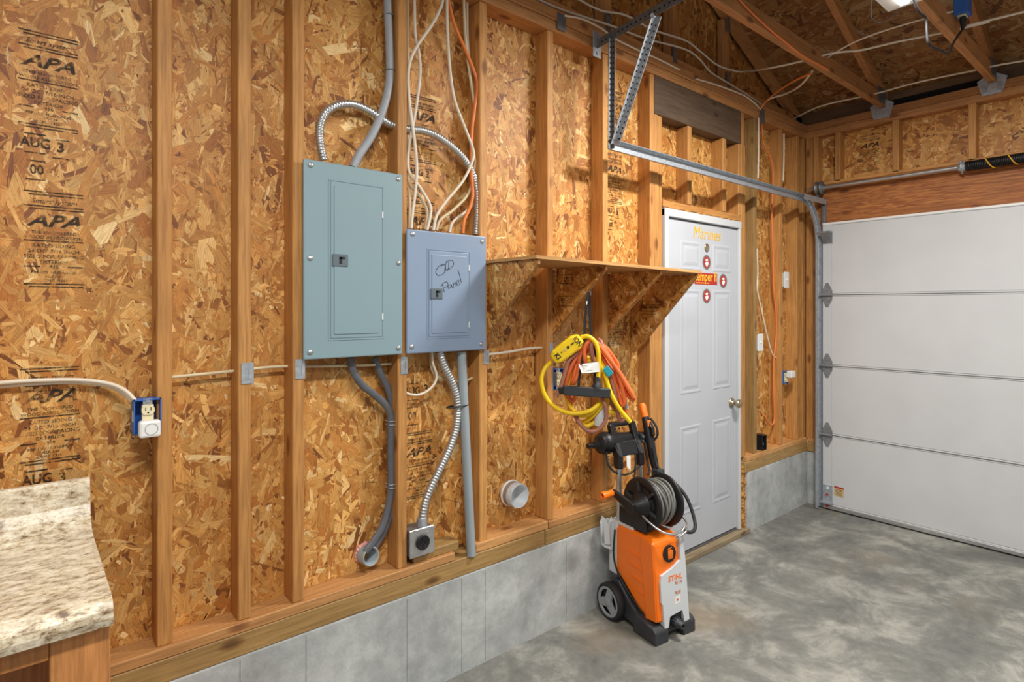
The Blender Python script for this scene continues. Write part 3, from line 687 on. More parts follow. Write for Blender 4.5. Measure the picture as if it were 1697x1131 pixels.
# ================================================================== THINGS
def wires(pts, Y): return [uY(px, py, Y) for px, py in pts]
def wz(pts, Z): return [uZ(px, py, Z) for px, py in pts]
Z3 = lambda pts: zm(470, 0, .35367, pts)
Z4 = lambda pts: zm(470, 240, .35367, pts)
Z5 = lambda pts: zm(470, 560, .38904, pts)
# ------------------------------------------------------------------ breaker panels
YF = 1.955
def breaker(name, label, x0, x1, z0, z1, dx0, dx1, dz0, dz1, lx0, lx1, lz0, lz1, mat, screws):
    t = thing(name, ((x0+x1)/2, YF, z0), label, 'breaker panel')
    mb = MB(); mb.prism([(x0, YF+.012, z0), (x1, YF+.012, z0), (x1, YF+.012, z1), (x0, YF+.012, z1)], (0, -.012, 0), ch=.0045); mb.box(x0+.02, x1-.02, YF+.012, 2.055, z0+.02, z1-.02)
    cov = mb.build('cover', mat, t)
    mb = MB(); e = .006   # raised rim round the door
    for b_ in ((dx0-e, dx1+e, dz1, dz1+e), (dx0-e, dx1+e, dz0-e, dz0), (dx0-e, dx0, dz0, dz1), (dx1, dx1+e, dz0, dz1)): mb.box(b_[0], b_[1], YF-.0018, YF+.001, b_[2], b_[3], ch=.0015)
    mb.build('door_rim', mat, t)
    mb = MB(); mb.prism([(dx0+.003, YF+.001, dz0+.003), (dx1-.003, YF+.001, dz0+.003), (dx1-.003, YF+.001, dz1-.003), (dx0+.003, YF+.001, dz1-.003)], (0, -.0035, 0), ch=.0012)
    mb.prism([(dx0+.014, YF-.001, dz0+.016), (dx1-.014, YF-.001, dz0+.016), (dx1-.014, YF-.001, dz1-.016), (dx0+.014, YF-.001, dz1-.016)], (0, -.0042, 0), ch=.002)
    d = mb.build('panel_door', mat, t)
    mb = MB(); mb.box(lx0, lx1, YF-.0085, YF-.004, lz0, lz1, ch=.002); lt = mb.build('latch', M_LATCH, d)
    w_ = lx1-lx0; h_ = lz1-lz0
    mb = MB(); mb.box(lx0+w_*.42, lx0+w_*.60, YF-.0095, YF-.008, lz0+h_*.2, lz0+h_*.75); mb.box(lx0+w_*.42, lx0+w_*.78, YF-.0095, YF-.008, lz0+h_*.6, lz0+h_*.78); mb.build('finger_slot', M_INK, lt)
    for f in (.14, .82):
        z = dz0+(dz1-dz0)*f; mb = MB(); mb.box(dx1-.004, dx1+.002, YF-.004, YF-.001, z-.012, z+.012); mb.build('hinge', M_LGREY, d)
    for (sx, sz) in screws:
        mb = MB(); mb.smooth = True; mb.lathe((sx, YF, sz), (0, -1, 0), [(0, .0095), (.002, .0095), (.0045, .006), (.005, 0)], 12); mb.build('screw', M_STEEL, t)
    return t, d
def px_at(px, py): p = uY(px, py, YF); return p.x, p.z
s1 = [px_at(*q) for q in ((514.5, 273.5), (660, 297), (514, 428), (660.5, 436), (514, 584), (660.5, 577))]
la, lb = uY(550, 441.5, YF), uY(575.5, 422.5, YF)
breaker('breaker_panel', 'tall grey green breaker panel beside the panel marked OLD', .730, 1.108, 1.331, 2.013, .822, 1.023, 1.398, 1.950, la.x, lb.x, la.z, lb.z, M_PANEL, s1)
s2 = [px_at(*q) for q in ((684, 388), (799, 400.5), (682.5, 575), (797.5, 570.5))]
la, lb = uY(712.5, 496, YF), uY(732, 478.5, YF)
t2, d2 = breaker('breaker_panel', 'smaller blue grey breaker panel with OLD Panel written on its door', 1.126, 1.508, 1.331, 1.809, 1.221, 1.417, 1.390, 1.734, la.x, lb.x, la.z, lb.z, M_PANEL2, s2)
mb = MB()
for st in ([(750, 560), (728, 570), (713, 595), (724, 613), (748, 606), (760, 580), (750, 560), (738, 572)],
           [(764, 545), (758, 570), (756, 592), (778, 583)], [(774, 550), (773, 582)], [(766, 547), (788, 542), (797, 558), (786, 575), (762, 586)],
           [(745, 655), (753, 690)], [(737, 664), (750, 648), (766, 644), (769, 660), (752, 671)], [(784, 655), (772, 660), (772, 674), (783, 668), (785, 655), (791, 671)],
           [(793, 650), (797, 669)], [(795, 656), (804, 645), (809, 663)], [(811, 652), (823, 643), (818, 634), (810, 645), (816, 660), (829, 650)], [(817, 588), (825, 612), (833, 645)]):
    mb.tube(catmull([uY(px, py, YF-.0056) for px, py in Z4(st)], .004), .0011, 5)
mb.build('handwriting', M_INK, d2)
# ------------------------------------------------------------------ flexible conduits
def flex(name, label, pts, r, group=None, mat=M_STEEL):
    P = catmull(pts, .0028); rr = []; s_ = 0
    for i, p in enumerate(P):
        if i: s_ += (p-P[i-1]).length
        rr.append(r*(1+.10*math.sin(2*math.pi*s_/.0115)))
    mb = MB(); mb.tube(P, rr, 12); return tag(mb.build(name, mat), label, 'conduit', group)
YW = 2.02
ptsA = wires(Z3([(188, 752), (174, 690), (168, 610), (186, 545), (222, 508), (280, 488), (340, 493), (400, 520), (450, 553), (507, 585)]), 2.015)+wires(Z3([(590, 606), (650, 612), (720, 640), (790, 690), (850, 752), (890, 825), (907, 905), (908, 1000), (902, 1100)]), 2.005)
flex('flexible_conduit', 'ribbed steel conduit arching between the tops of both breaker panels', ptsA, .0145)
flex('flexible_conduit', 'ribbed steel conduit from old panel down to the round receptacle box', [uY(px, py, 1.995-.0*i) for i, (px, py) in enumerate(Z5([(664, 58), (684, 120), (714, 185), (735, 250), (741, 310), (735, 380), (715, 450), (680, 530), (640, 610), (610, 680), (595, 740), (589, 800)]))], .0165)
mb = MB(); mb.cyl(uY(764.5, 583, 1.995), uZ(781, 921, ZS), .0195, 24); tag(mb.build('pvc_conduit', M_PVC), 'straight grey plastic conduit from old panel down to the sill', 'conduit')
p = uY(759, 674, 1.985); mb = MB(); mb.tube(catmull([p+Vector(q) for q in ((-.05, .0, .0), (-.02, -.014, .0), (.028, -.016, .003), (.05, .0, .004), (.02, .03, .0), (-.03, .028, -.002))], .005, True), .0035, 6, closed=True); mb.tube([p+Vector((-.045, -.006, 0)), p+Vector((-.07, -.02, .004))], .0028, 6)
tag(mb.build('zip_tie', M_BLACK), 'black zip tie binding the ribbed conduit to the plastic pipe', 'zip tie')
# ------------------------------------------------------------------ cables at the panels
ser = wires(Z3([(485, -60), (489, 60), (495, 200), (498, 330), (490, 420), (460, 530), (410, 640), (352, 730), (326, 785)]), 2.01)
cable('service_cable', 'thick light grey cable dropping from above into the tall panel', ser, .0155, M_GCABLE, n=12)
for q in ((493, 72), (498, 330)):
    p = uY(*Z3([q])[0], 2.01); mb = MB(); mb.tube([p+Vector((.016*math.cos(a), -.017*math.sin(a)-.0, .002*math.cos(a))) for a in [math.pi*k/8 for k in range(9)]], .0025, 6)
    mb.tube([p+Vector((-.016, 0, 0)), p+Vector((-.016, .04, 0))], .0022, 6); mb.tube([p+Vector((.016, 0, 0)), p+Vector((.016, .04, 0))], .0022, 6)
    tag(mb.build('cable_staple', M_DKSTEEL), ('upper' if q[1] < 100 else 'lower')+' metal staple clamping the thick grey cable above the tall panel', 'staple')
def flat_cable(name, label, pts, hw, ht, mat):
    """flat sheathed cable: oval section with two shallow grooves"""
    P = catmull(pts, .01); mb = MB(); n = 14; vs_ = []
    for i, p in enumerate(P):
        t = (P[min(i+1, len(P)-1)]-P[max(i-1, 0)]).normalized(); f_ = Vector((-.35, -1, 0)).normalized(); f_ = (f_-t*f_.dot(t)).normalized(); s_ = t.cross(f_)
        for k in range(n):
            a = 2*math.pi*k/n; x = math.cos(a); y = math.sin(a); vs_.append(p+s_*x*hw+f_*y*ht*(1-.35*math.exp(-(abs(x)-.42)**2*60)))
    fs = [(i*n+k, i*n+(k+1) % n, (i+1)*n+(k+1) % n, (i+1)*n+k) for i in range(len(P)-1) for k in range(n)]
    mb.add(vs_, fs, True); return tag(mb.build(name, mat), label, 'cable')
flat_cable('feeder_cable', 'left dark grey feeder cable leaving the bottom of the tall panel', wires(Z5([(284, 85), (300, 150), (336, 203), (385, 242), (430, 282), (455, 325), (457, 390), (457, 500), (457, 640), (446, 720), (424, 795), (392, 855), (348, 912)]), 2.012), .0135, .008, M_DCABLE)
flat_cable('feeder_cable', 'right dark grey feeder cable leaving the bottom of the tall panel', wires(Z5([(386, 85), (412, 150), (442, 212), (460, 275), (470, 335), (471, 400), (471, 640), (464, 715), (444, 788), (414, 853), (376, 908)]), 2.030), .0135, .008, M_DCABLE)
for q in ((463, 360), (463, 628)):
    p = uY(*Z5([q])[0], 2.02); mb = MB()
    for dz in (-.008, .006): mb.tube([p+Vector((-.018, .02, dz)), p+Vector((-.018, -.018, dz)), p+Vector((.012, -.020, dz)), p+Vector((.02, .01, dz))], .0024, 6)
    tag(mb.build('cable_staple', M_GALV), ('upper' if q[1] < 400 else 'lower')+' wire staple holding the two dark feeder cables to the stud', 'staple')
# sleeve the feeders leave through
pc = uY(612, 922, 2.02); ax = Vector((.12, -1, .10))
sl = thing('conduit_sleeve', uY(612, 938, YO), 'grey plastic sleeve ringed with pink foam low on the wall', 'sleeve')
mb = MB(); mb.smooth = True; mb.lathe(pc, ax, [(-.05, .033), (.012, .036), (.016, .033), (.012, .029), (-.045, .027), (-.046, 0)], 28); mb.build('sleeve_ring', M_PVC, sl)
mb = MB(); mb.smooth = True
for k in range(7):
    a = 1.5+k*.36; rr = random.uniform(.032, .037); q = pc+Vector((math.cos(a)*rr, .040, math.sin(a)*rr)); r = random.uniform(.008, .013)
    mb.lathe(q, (math.cos(a)*.3, -1, math.sin(a)*.3), [(-.014, 0), (-.006, r*.8), (.004, r), (.009, r*.6), (.011, 0)], 8)
mb.build('foam_collar', M_PINK, sl)
# romex drops above the old panel
DR = [([(745, -20), (742, 20), (700, 108), (622, 222), (590, 300), (584, 380), (590, 480), (604, 590), (618, 700), (624, 800), (617, 900), (604, 1000), (598, 1072)], 1.985, M_ROMEX, 'white cable crossing from upper right to the left end of the old panel top'),
      ([(612, -30), (616, 150), (634, 250), (640, 340), (626, 470), (606, 590), (588, 690), (586, 800), (640, 880), (687, 965), (686, 1020), (672, 1078)], 2.0, M_ROMEX, 'white cable bowing right then sweeping into the old panel left of centre'),
      ([(582, -30), (583, 200), (583, 500), (584, 720), (586, 850), (640, 922), (672, 995), (664, 1076)], 2.02, M_ROMEX2, 'yellowed cable hugging the stud left of the old panel wires'),
      ([(586, 880), (592, 950), (590, 1010), (588, 1072)], 2.03, M_ROMEX2, 'short cable end at the far left of the old panel top'),
      ([(765, -30), (768, 150), (780, 330), (802, 470), (850, 600), (884, 690), (888, 745), (842, 845), (765, 940), (718, 1010), (702, 1080)], 1.99, M_ROMEX, 'white cable falling down the bay middle then turning left into the old panel'),
      ([(843, -30), (850, 150), (865, 300), (886, 440), (904, 560), (910, 650), (898, 760), (872, 895), (800, 980), (735, 1030), (716, 1080)], 2.012, M_ROMEX2, 'cream cable running behind the orange one into the middle of the old panel'),
      ([(860, -30), (862, 180), (876, 350), (893, 480), (908, 600), (911, 720), (905, 850), (888, 955), (850, 995), (792, 1042), (778, 1090)], 2.03, M_ROMEX, 'white cable nearest the right stud above the old panel')]
for pts, Y, m_, lb_ in DR: cable('electrical_cable', lb_, wires(Z3(pts), Y), .0062, m_, group='house wiring cables')
cable('electrical_cable', 'orange cable dropping into the top of the old panel', wires(Z3([(766, -30), (800, 112), (850, 230), (890, 330), (908, 400), (896, 500), (883, 600), (880, 700), (880, 820), (886, 915), (870, 980), (846, 1035), (840, 1095)]), 1.998), .0072, M_OCABLE, group='house wiring cables')
# below the panels
cable('electrical_cable', 'white cable looping left below the old panel', wires(Z5([(632, 50), (636, 110), (652, 160), (640, 200), (605, 232), (565, 245), (528, 238), (510, 225)]), 2.01), .0055, M_ROMEX, group='house wiring cables')
cable('electrical_cable', 'white cable curling into the right stud below the old panel', wires(Z5([(628, 50), (630, 130), (660, 168), (730, 185), (790, 178), (824, 152), (818, 122), (826, 94)]), 2.035), .0055, M_ROMEX2, group='house wiring cables')
cable('electrical_cable', 'long cable threaded through the studs behind both breaker panels', wires([(280, 626), (330, 621), (400, 614), (460, 608), (540, 607), (620, 605), (660, 602)], 2.03), .0052, M_ROMEX2, group='house wiring cables')
cable('electrical_cable', 'cable threaded between studs under the left shelf bracket', wires([(806, 588), (840, 584), (875, 578), (905, 576)], 2.02), .0062, M_ROMEX, group='house wiring cables')
cable('electrical_cable', 'upper white cable curving in from the left to the blue outlet', [uY(px, py, Y) for px, py, Y in ((-60, 642, 2.03), (0, 635, 2.03), (60, 631, 2.03), (130, 630, 2.03), (180, 636, 2.02), (208, 648, 2.0), (224, 664, 1.985))], .0056, M_ROMEX, group='house wiring cables')
cable('electrical_cable', 'lower white cable curving in from the left to the blue outlet', [uY(px, py, Y) for px, py, Y in ((-60, 648, 2.045), (0, 641, 2.045), (60, 636, 2.045), (130, 634, 2.045), (178, 640, 2.04), (204, 652, 2.02), (220, 666, 2.0))], .0056, M_ROMEX, group='house wiring cables')
# ------------------------------------------------------------------ round receptacle on square box, scrap block
fa, fb_ = uY(679, 928, 1.962), uY(720, 870, 1.962)
ob = thing('receptacle_box', ((fa.x+fb_.x)/2, 2.0, fa.z), 'square steel box with round black receptacle under the ribbed conduit', 'outlet')
mb = MB(); mb.box(fa.x+.002, fb_.x-.002, 1.966, 2.045, fa.z+.004, fb_.z-.004, ch=.003); mb.build('box_body', M_DKSTEEL, ob)
mb = MB(); mb.box(fa.x, fb_.x, 1.9605, 1.9655, fa.z, fb_.z, ch=.002); cp = mb.build('cover_plate', M_STEEL, ob)
pc = uY(700, 899, 1.96); mb = MB(); mb.smooth = True; mb.lathe(pc, (0, -1, 0), [(-.002, .029), (.008, .029), (.010, .027), (.008, .024), (.006, 0)], 26); rc = mb.build('receptacle', M_BLACK, ob)
mb = MB()
for (dx, dz, w_, h_) in ((0, .014, .004, .008), (0, -.014, .004, .008), (.014, 0, .008, .004), (-.014, 0, .008, .004)): mb.box(pc.x+dx-w_, pc.x+dx+w_, pc.y-.0085, pc.y-.0065, pc.z+dz-h_, pc.z+dz+h_)
mb.build('slot', M_VENT, rc)
for (px, py) in ((692, 888), (708, 882.5)):
    p = uY(px, py, 1.96); mb = MB(); mb.cyl(p, p+Vector((0, -.003, 0)), .0035, 8); mb.build('screw', M_STEEL, cp)
p = uY(699, 868, 1.995); mb = MB(); mb.cyl(p+Vector((.0, 0, -.02)), p+Vector((0, 0, .022)), .021, 16); mb.build('conduit_connector', M_GALV, ob)
ba, bb_ = uZ(687, 936, ZB), uZ(763, 912, ZB)
mb = MB(); mb.box(ba.x, bb_.x, YP+.018, YP+.096, ZB+.0005, ZB+.036, ch=.003)
tag(mb.build('wood_block', sill_mat('X')), 'loose scrap of lumber lying on the bottom plate beside the receptacle box', 'wood block')
# ------------------------------------------------------------------ duct stub
pc = uY(862, 823, 1.985); du = thing('duct_collar', (pc.x, YO, pc.z-.055), 'short round vent duct stub poking through the sheathing', 'duct')
mb = MB(); mb.smooth = True; mb.lathe((pc.x, YO, pc.z), (0, -1, 0), [(-.01, .055), (.012, .056), (.014, .060), (.020, .060), (.022, .055)], 36); mb.build('duct_flange', M_WHITE, du)
mb = MB(); mb.smooth = True; mb.lathe((pc.x, YO, pc.z), (0, -1, 0), [(.020, .0545), (.080, .0535), (.080, .0515), (.005, .052), (.004, 0)], 36); mb.build('duct_pipe', M_LGREY, du)
mb = MB()
for k in range(48):
    a = 2*math.pi*k/48; mb.bar((pc.x+.0545*math.cos(a), YO-.048, pc.z+.0545*math.sin(a)), (pc.x+.0532*math.cos(a), YO-.080, pc.z+.0532*math.sin(a)), .002, .0022, up=(math.cos(a), 0, math.sin(a)))
mb.build('crimp', M_LGREY, du)
mb = MB(); mb.smooth = True; mb.lathe((pc.x, YO, pc.z), (0, -1, 0), [(.024, .0552), (.046, .0552)], 36); mb.build('liner_band', M_BRN, du)
# ------------------------------------------------------------------ blue outlet with night light
def blue_outlet(px, py, Y, label, plug=True):
    p = uY(px, py, Y); W, Hh = .034, .050
    t = thing('outlet_box', (p.x, Y+.03, p.z-Hh), label, 'outlet')
    mb = MB()
    for b_ in ((p.x-W, p.x+W, Y+.055, Y+.058, p.z-Hh, p.z+Hh), (p.x-W, p.x-W+.003, Y, Y+.058, p.z-Hh, p.z+Hh), (p.x+W-.003, p.x+W, Y, Y+.058, p.z-Hh, p.z+Hh), (p.x-W, p.x+W, Y, Y+.058, p.z-Hh, p.z-Hh+.003), (p.x-W, p.x+W, Y, Y+.058, p.z+Hh-.003, p.z+Hh)): mb.box(*b_)
    b = mb.build('box_body', M_BLUE, t)
    mb = MB(); mb.box(p.x-W-.001, p.x-W+.0005, Y+.012, Y+.03, p.z-.014, p.z+.016); mb.build('box_label', M_PAPER, b)
    mb = MB(); mb.box(p.x-.012, p.x+.012, Y+.002, Y+.004, p.z-.052, p.z+.053, ch=.001); mb.cyl((p.x, Y-.002, p.z+.045), (p.x, Y+.003, p.z+.045), .005, 10); mb.build('mounting_strap', M_STEEL, t)
    mb = MB()
    for dz in (.020, -.020): mb.prism([(p.x+.0165*math.cos(a)*1.0, Y+.004, p.z+dz+max(-.0135, min(.0135, .0165*math.sin(a)))) for a in [2*math.pi*k/24 for k in range(24)]], (0, -.012, 0))
    mb.box(p.x-.014, p.x+.014, Y-.004, Y+.02, p.z-.034, p.z+.034); rc = mb.build('receptacle', M_CREAM, t)
    for dz in ((.020,) if plug else (.020, -.020)):
        mb = MB()
        for dx in (-.0065, .0065): mb.box(p.x+dx-.001, p.x+dx+.001, Y-.0086, Y-.007, p.z+dz-.001, p.z+dz+.008)
        mb.cyl((p.x, Y-.0086, p.z+dz-.007), (p.x, Y-.006, p.z+dz-.007), .0024, 10)
        mb.build('slot', M_VENT, rc)
    return t, p
t, p = blue_outlet(245, 691, 1.962, 'blue electrical box with cream receptacle and white plug-in light on left stud')
mb = MB(); mb.obox(p+Vector((.001, -.022, -.031)), ((1, 0, .0), (0, 1, 0), (0, 0, 1)), (.027, .014, .024), ch=.007)
nl_ = tag(mb.build('night_light', M_WHITE), 'white square plug-in light with round sensor in the left outlet', 'night light')
mb = MB(); mb.lathe(p+Vector((.004, -.0362, -.031)), (0, -1, 0), [(0, .0165), (.0006, .0165), (.0006, .0150), (.0, .0150)], 24); mb.build('sensor_ring', M_GREYP, nl_)
blue_outlet(925.5, 629, 1.985, 'blue electrical box half hidden behind the hanging cords', False)
t, p = blue_outlet(1302.5, 626, 1.99, 'small blue electrical box beside the garage track near the corner')
mb = MB(); mb.box(p.x-.008, p.x+.060, p.y-.045, p.y-.006, p.z+.0, p.z+.05, ch=.006); tag(mb.build('plug_adapter', M_WHITE), 'white plug-in adapter in the corner outlet', 'adapter')
for (px, py, lb_) in ((1259, 568, 'lower white blank switch plate right of the entry door'), (1302, 464.5, 'upper white blank switch plate near the corner')):
    p = uY(px, py, YS+.004); t = thing('switch_plate', (p.x, YS, p.z-.06), lb_, 'switch')
    mb = MB(); mb.box(p.x-.038, p.x+.038, YS-.004, YS+.002, p.z-.060, p.z+.060, ch=.003); mb.box(p.x-.03, p.x+.03, YS+.002, YS+.06, p.z-.05, p.z+.05); mb.build('plate', M_WHITE, t)
    mb = MB(); mb.box(p.x-.006, p.x+.006, YS-.012, YS-.003, p.z-.004, p.z+.012, ch=.002); mb.build('toggle', M_WHITE, t)
p = uZ(1257, 746, ZB); t = thing('junction_box', (p.x+.02, YS, ZB), 'small black open box standing on the bottom plate right of the door', 'junction box')
mb = MB(); z0, z1 = ZB+.001, ZB+.105
for b_ in ((p.x-.005, p.x+.055, 2.04, 2.044, z0, z1), (p.x-.005, p.x-.001, YS, 2.044, z0, z1), (p.x+.051, p.x+.055, YS, 2.044, z0, z1), (p.x-.005, p.x+.055, YS, 2.044, z0, z0+.004), (p.x-.005, p.x+.055, YS, 2.044, z1-.004, z1)): mb.box(*b_)
mb.build('box_shell', M_BLACK, t)
mb = MB(); mb.tube(catmull([(p.x+.02, 2.03, z1-.03), (p.x+.03, 2.0, z1-.05), (p.x+.025, 1.99, z1-.07)], .006), .003, 6); mb.build('wire_end', M_TEAL, t)
# ------------------------------------------------------------------ cables right of the door
Z9 = lambda pts: zm(1200, 360, .3711, pts)
cable('electrical_cable', 'orange cable hanging down the stud bay right of the entry door', [uY(px, py, 2.005) for px, py in [(1262, 205), (1266, 240), (1277, 262), (1281, 290), (1279, 345)]+Z9([(214, 60), (219, 200), (222, 330), (231, 420), (232, 530), (222, 640), (221, 780), (225, 870), (222, 918), (208, 928), (192, 912), (178, 884)])], .0062, M_OCABLE, group='house wiring cables')
cable('electrical_cable', 'white cable slanting across the bay right of the entry door', [uY(px, py, 2.01) for px, py in Z9([(146, 140), (150, 250), (147, 320), (164, 400), (190, 520), (214, 608), (236, 633)])], .0052, M_ROMEX, group='house wiring cables')
cable('electrical_cable', 'white cable stapled down the weathered stud right of the header', wires([(1257, 196), (1257, 250), (1256, 296)], YS-.008), .0062, M_ROMEX, group='house wiring cables')
cable('electrical_cable', 'thin white cable down the last stud before the corner', wires([(1299, 222), (1299, 260), (1298, 300)], YS-.008), .0062, M_ROMEX, group='house wiring cables')
# overhead runs
Z8 = lambda pts: zm(860, 0, .3536, pts)
Y2 = YO-.045
cable('electrical_cable', 'long white cable sagging along the gable truss to the corner', wires(Z8([(70, -12), (200, 45), (430, 120), (490, 143), (600, 183), (780, 232), (850, 282), (900, 340), (1000, 402), (1110, 472), (1240, 566)]), Y2), .0058, M_ROMEX, group='overhead cables')
cable('electrical_cable', 'upper white cable crossing the gable studs toward the first truss', wires(Z8([(262, -12), (380, 48), (500, 72), (630, 140), (780, 190), (850, 242), (930, 305), (1010, 332), (1060, 336)]), Y2)+[uZ(px, py, 2.985) for px, py in ((1275, 113), (1322, 103), (1381, 88), (1427, 83), (1488, 69), (1567, 53), (1640, 36))], .0058, M_ROMEX, group='overhead cables')
cable('electrical_cable', 'white cable lying along the top plate above the track hanger', [q+Vector((0, -.002, 0)) for q in wires(Z8([(215, 74), (300, 92), (385, 135), (450, 182), (560, 237), (650, 277), (752, 328)]), YP-.006)], .0052, M_ROMEX, group='overhead cables')
cable('electrical_cable', 'white cable along the top plate above the grey door header', wires(Z8([(830, 370), (930, 400), (1050, 446), (1100, 480), (1131, 512)]), YP-.004), .0052, M_ROMEX, group='overhead cables')
cable('electrical_cable', 'white cable arching from the door header corner to the first truss', [uY(*Z8([(1130, 512)])[0], YP-.01), uY(*Z8([(1170, 466)])[0], 1.9), uY(*Z8([(1250, 440)])[0], 1.78), uY(*Z8([(1320, 400)])[0], 1.62), uY(*Z8([(1376, 332)])[0], 1.49)], .0058, M_ROMEX, group='overhead cables')
cable('electrical_cable', 'orange cable arching from the door header corner to the first truss', [uY(*Z8([(1134, 508)])[0], YP-.02), uY(*Z8([(1165, 468)])[0], 1.89), uY(*Z8([(1225, 420)])[0], 1.76), uY(*Z8([(1300, 374)])[0], 1.60), uY(*Z8([(1370, 345)])[0], 1.49)], .0052, M_OCABLE, group='overhead cables')
cable('electrical_cable', 'orange cable stapled along the side of the first truss', wires(Z8([(1020, -14), (1100, 70), (1180, 142), (1260, 207), (1330, 262), (1400, 300), (1450, 328)]), 1.428), .0052, M_OCABLE, group='overhead cables')
cable('electrical_cable', 'white cable running from the corner behind the trusses above the garage door', [uZ(px, py, 2.96) for px, py in ((1305, 202), (1357, 177), (1415, 163), (1456, 154), (1523, 136), (1622, 115), (1654, 108), (1720, 97))], .0055, M_ROMEX, group='overhead cables')
cable('electrical_cable', 'thin white cable rising from the first truss toward the light', [uZ(px, py, 2.99) for px, py in ((1372, 95), (1400, 78), (1427, 65), (1470, 49.5), (1548, 26.5), (1580, 19))], .0045, M_ROMEX, group='overhead cables')
cable('electrical_cable', 'white cable leaving the second truss at the right edge', [uZ(px, py, 2.97) for px, py in ((1602, 43), (1650, 31), (1720, 14))], .006, M_ROMEX, group='overhead cables')
# ------------------------------------------------------------------ shop light, truss outlet
LF = thing('shop_light', (2.54, .81, 2.90), 'white ceiling shop light hung at the top edge', 'light fixture')
mb = MB(); mb.prism([(2.18, .67, 2.905), (2.18, .955, 2.905), (2.18, .90, 2.955), (2.18, .72, 2.955)], (.95, 0, 0)); mb.build('housing', M_WHITE, LF)
mb = MB()
for y in (.745, .875): mb.box(2.22, 3.09, y-.02, y+.02, 2.893, 2.904, ch=.004)
mb.build('lamp_tube', M_TUBE, LF)
mb = MB(); p = uZ(1444, 30, 2.96); mb.tube([p+Vector((0, 0, 0)), p+Vector((0, 0, .17))], .0035, 6); mb.build('hanger_rod', M_STEEL, LF)
mb = MB(); mb.tube(catmull([uZ(px, py, 2.96) for px, py in ((1446, 30), (1452, 36), (1464, 36), (1478, 28), (1490, 12), (1497, -8))], .01), .003, 6); mb.build('hanger_wire', M_DKSTEEL, LF)
p = uY(1585, 18, .818)
tb = thing('outlet_box', (p.x, .82, p.z), 'blue electrical box with black plug on the second truss', 'outlet')
d_ = p
mb = MB(); mb.box(d_.x-.045, d_.x+.045, .762, .822, d_.z-.035, d_.z+.085, ch=.003); mb.build('box_body', M_BLUE, tb)
mb = MB(); mb.box(d_.x-.025, d_.x+.03, .775, .812, d_.z-.041, d_.z-.034, ch=.002); mb.build('receptacle', M_CREAM, tb)
e0 = Vector((d_.x+.004, .792, d_.z-.042))
cdp = thing('power_cord', e0, 'black power cord hanging from the blue truss box to the light', 'cord')
mb = MB(); mb.tube([e0, e0+Vector((0, 0, -.012)), e0+Vector((0, 0, -.05)), e0+Vector((0, 0, -.065))], [.014, .015, .009, .006], 10); mb.build('plug', M_BLACKM, cdp)
mb = MB(); mb.tube(catmull([e0+Vector((0, 0, -.06))]+[uY(px, py, .80) for px, py in ((1583, 66), (1570, 88), (1560, 84), (1540, 74), (1536, 55), (1534, 30), (1522, 18), (1512, -6))], .01), .0052, 8); mb.build('cord', M_BLACKM, cdp)
# ------------------------------------------------------------------ countertop and cabinet
XE = .1436; KS = .957
prof = [(2.058, .86), (2.058, 1.018), (2.050, 1.026), (2.034, 1.026), (2.026, 1.018), (2.024, .985), (2.018, .955), (2.004, .928), (1.982, .908), (1.950, .897), (1.90, .893), (1.60, .891), (1.52, .891), (1.495, .886), (1.480, .872), (1.478, .855), (1.482, .838), (1.500, .838), (1.52, .855)]
prof = [(y*KS, H-(H-z)*KS) for y, z in prof]
mb = MB(); mb.prism([(XE, y, z) for y, z in prof], (-1.5, 0, 0))
ct = tag(mb.build('countertop', M_LAM), 'speckled beige laminate countertop with curved backsplash at left', 'countertop')
cb = thing('base_cabinet', (-.55, 1.72, 0), 'plain wooden base cabinet under the laminate countertop', 'cabinet'); zk = H-(H-.838)*KS-.001
mb = MB(); mb.box(.103, .122, 1.464, 1.95, .0, zk); mb.build('side_panel', M_CABW, cb)
mb = MB(); mb.box(.043, .141, 1.443, 1.463, .0, zk, ch=.002); mb.build('stile', M_CABW, cb)
mb = MB(); mb.box(-1.30, .042, 1.445, 1.462, zk-.045, zk, ch=.002); mb.build('rail', M_CABW, cb)
mb = MB(); mb.box(-1.30, .102, 1.68, 1.695, .0, zk); mb.build('back_panel', M_CABW, cb)
mb = MB(); mb.box(-1.30, .102, 1.464, 1.679, .02, .05); mb.build('floor_panel', M_CABW, cb)
mb = MB(); mb.box(-1.35, -1.305, 1.445, 1.95, 0, zk); mb.build('side_panel', M_CABW, cb)
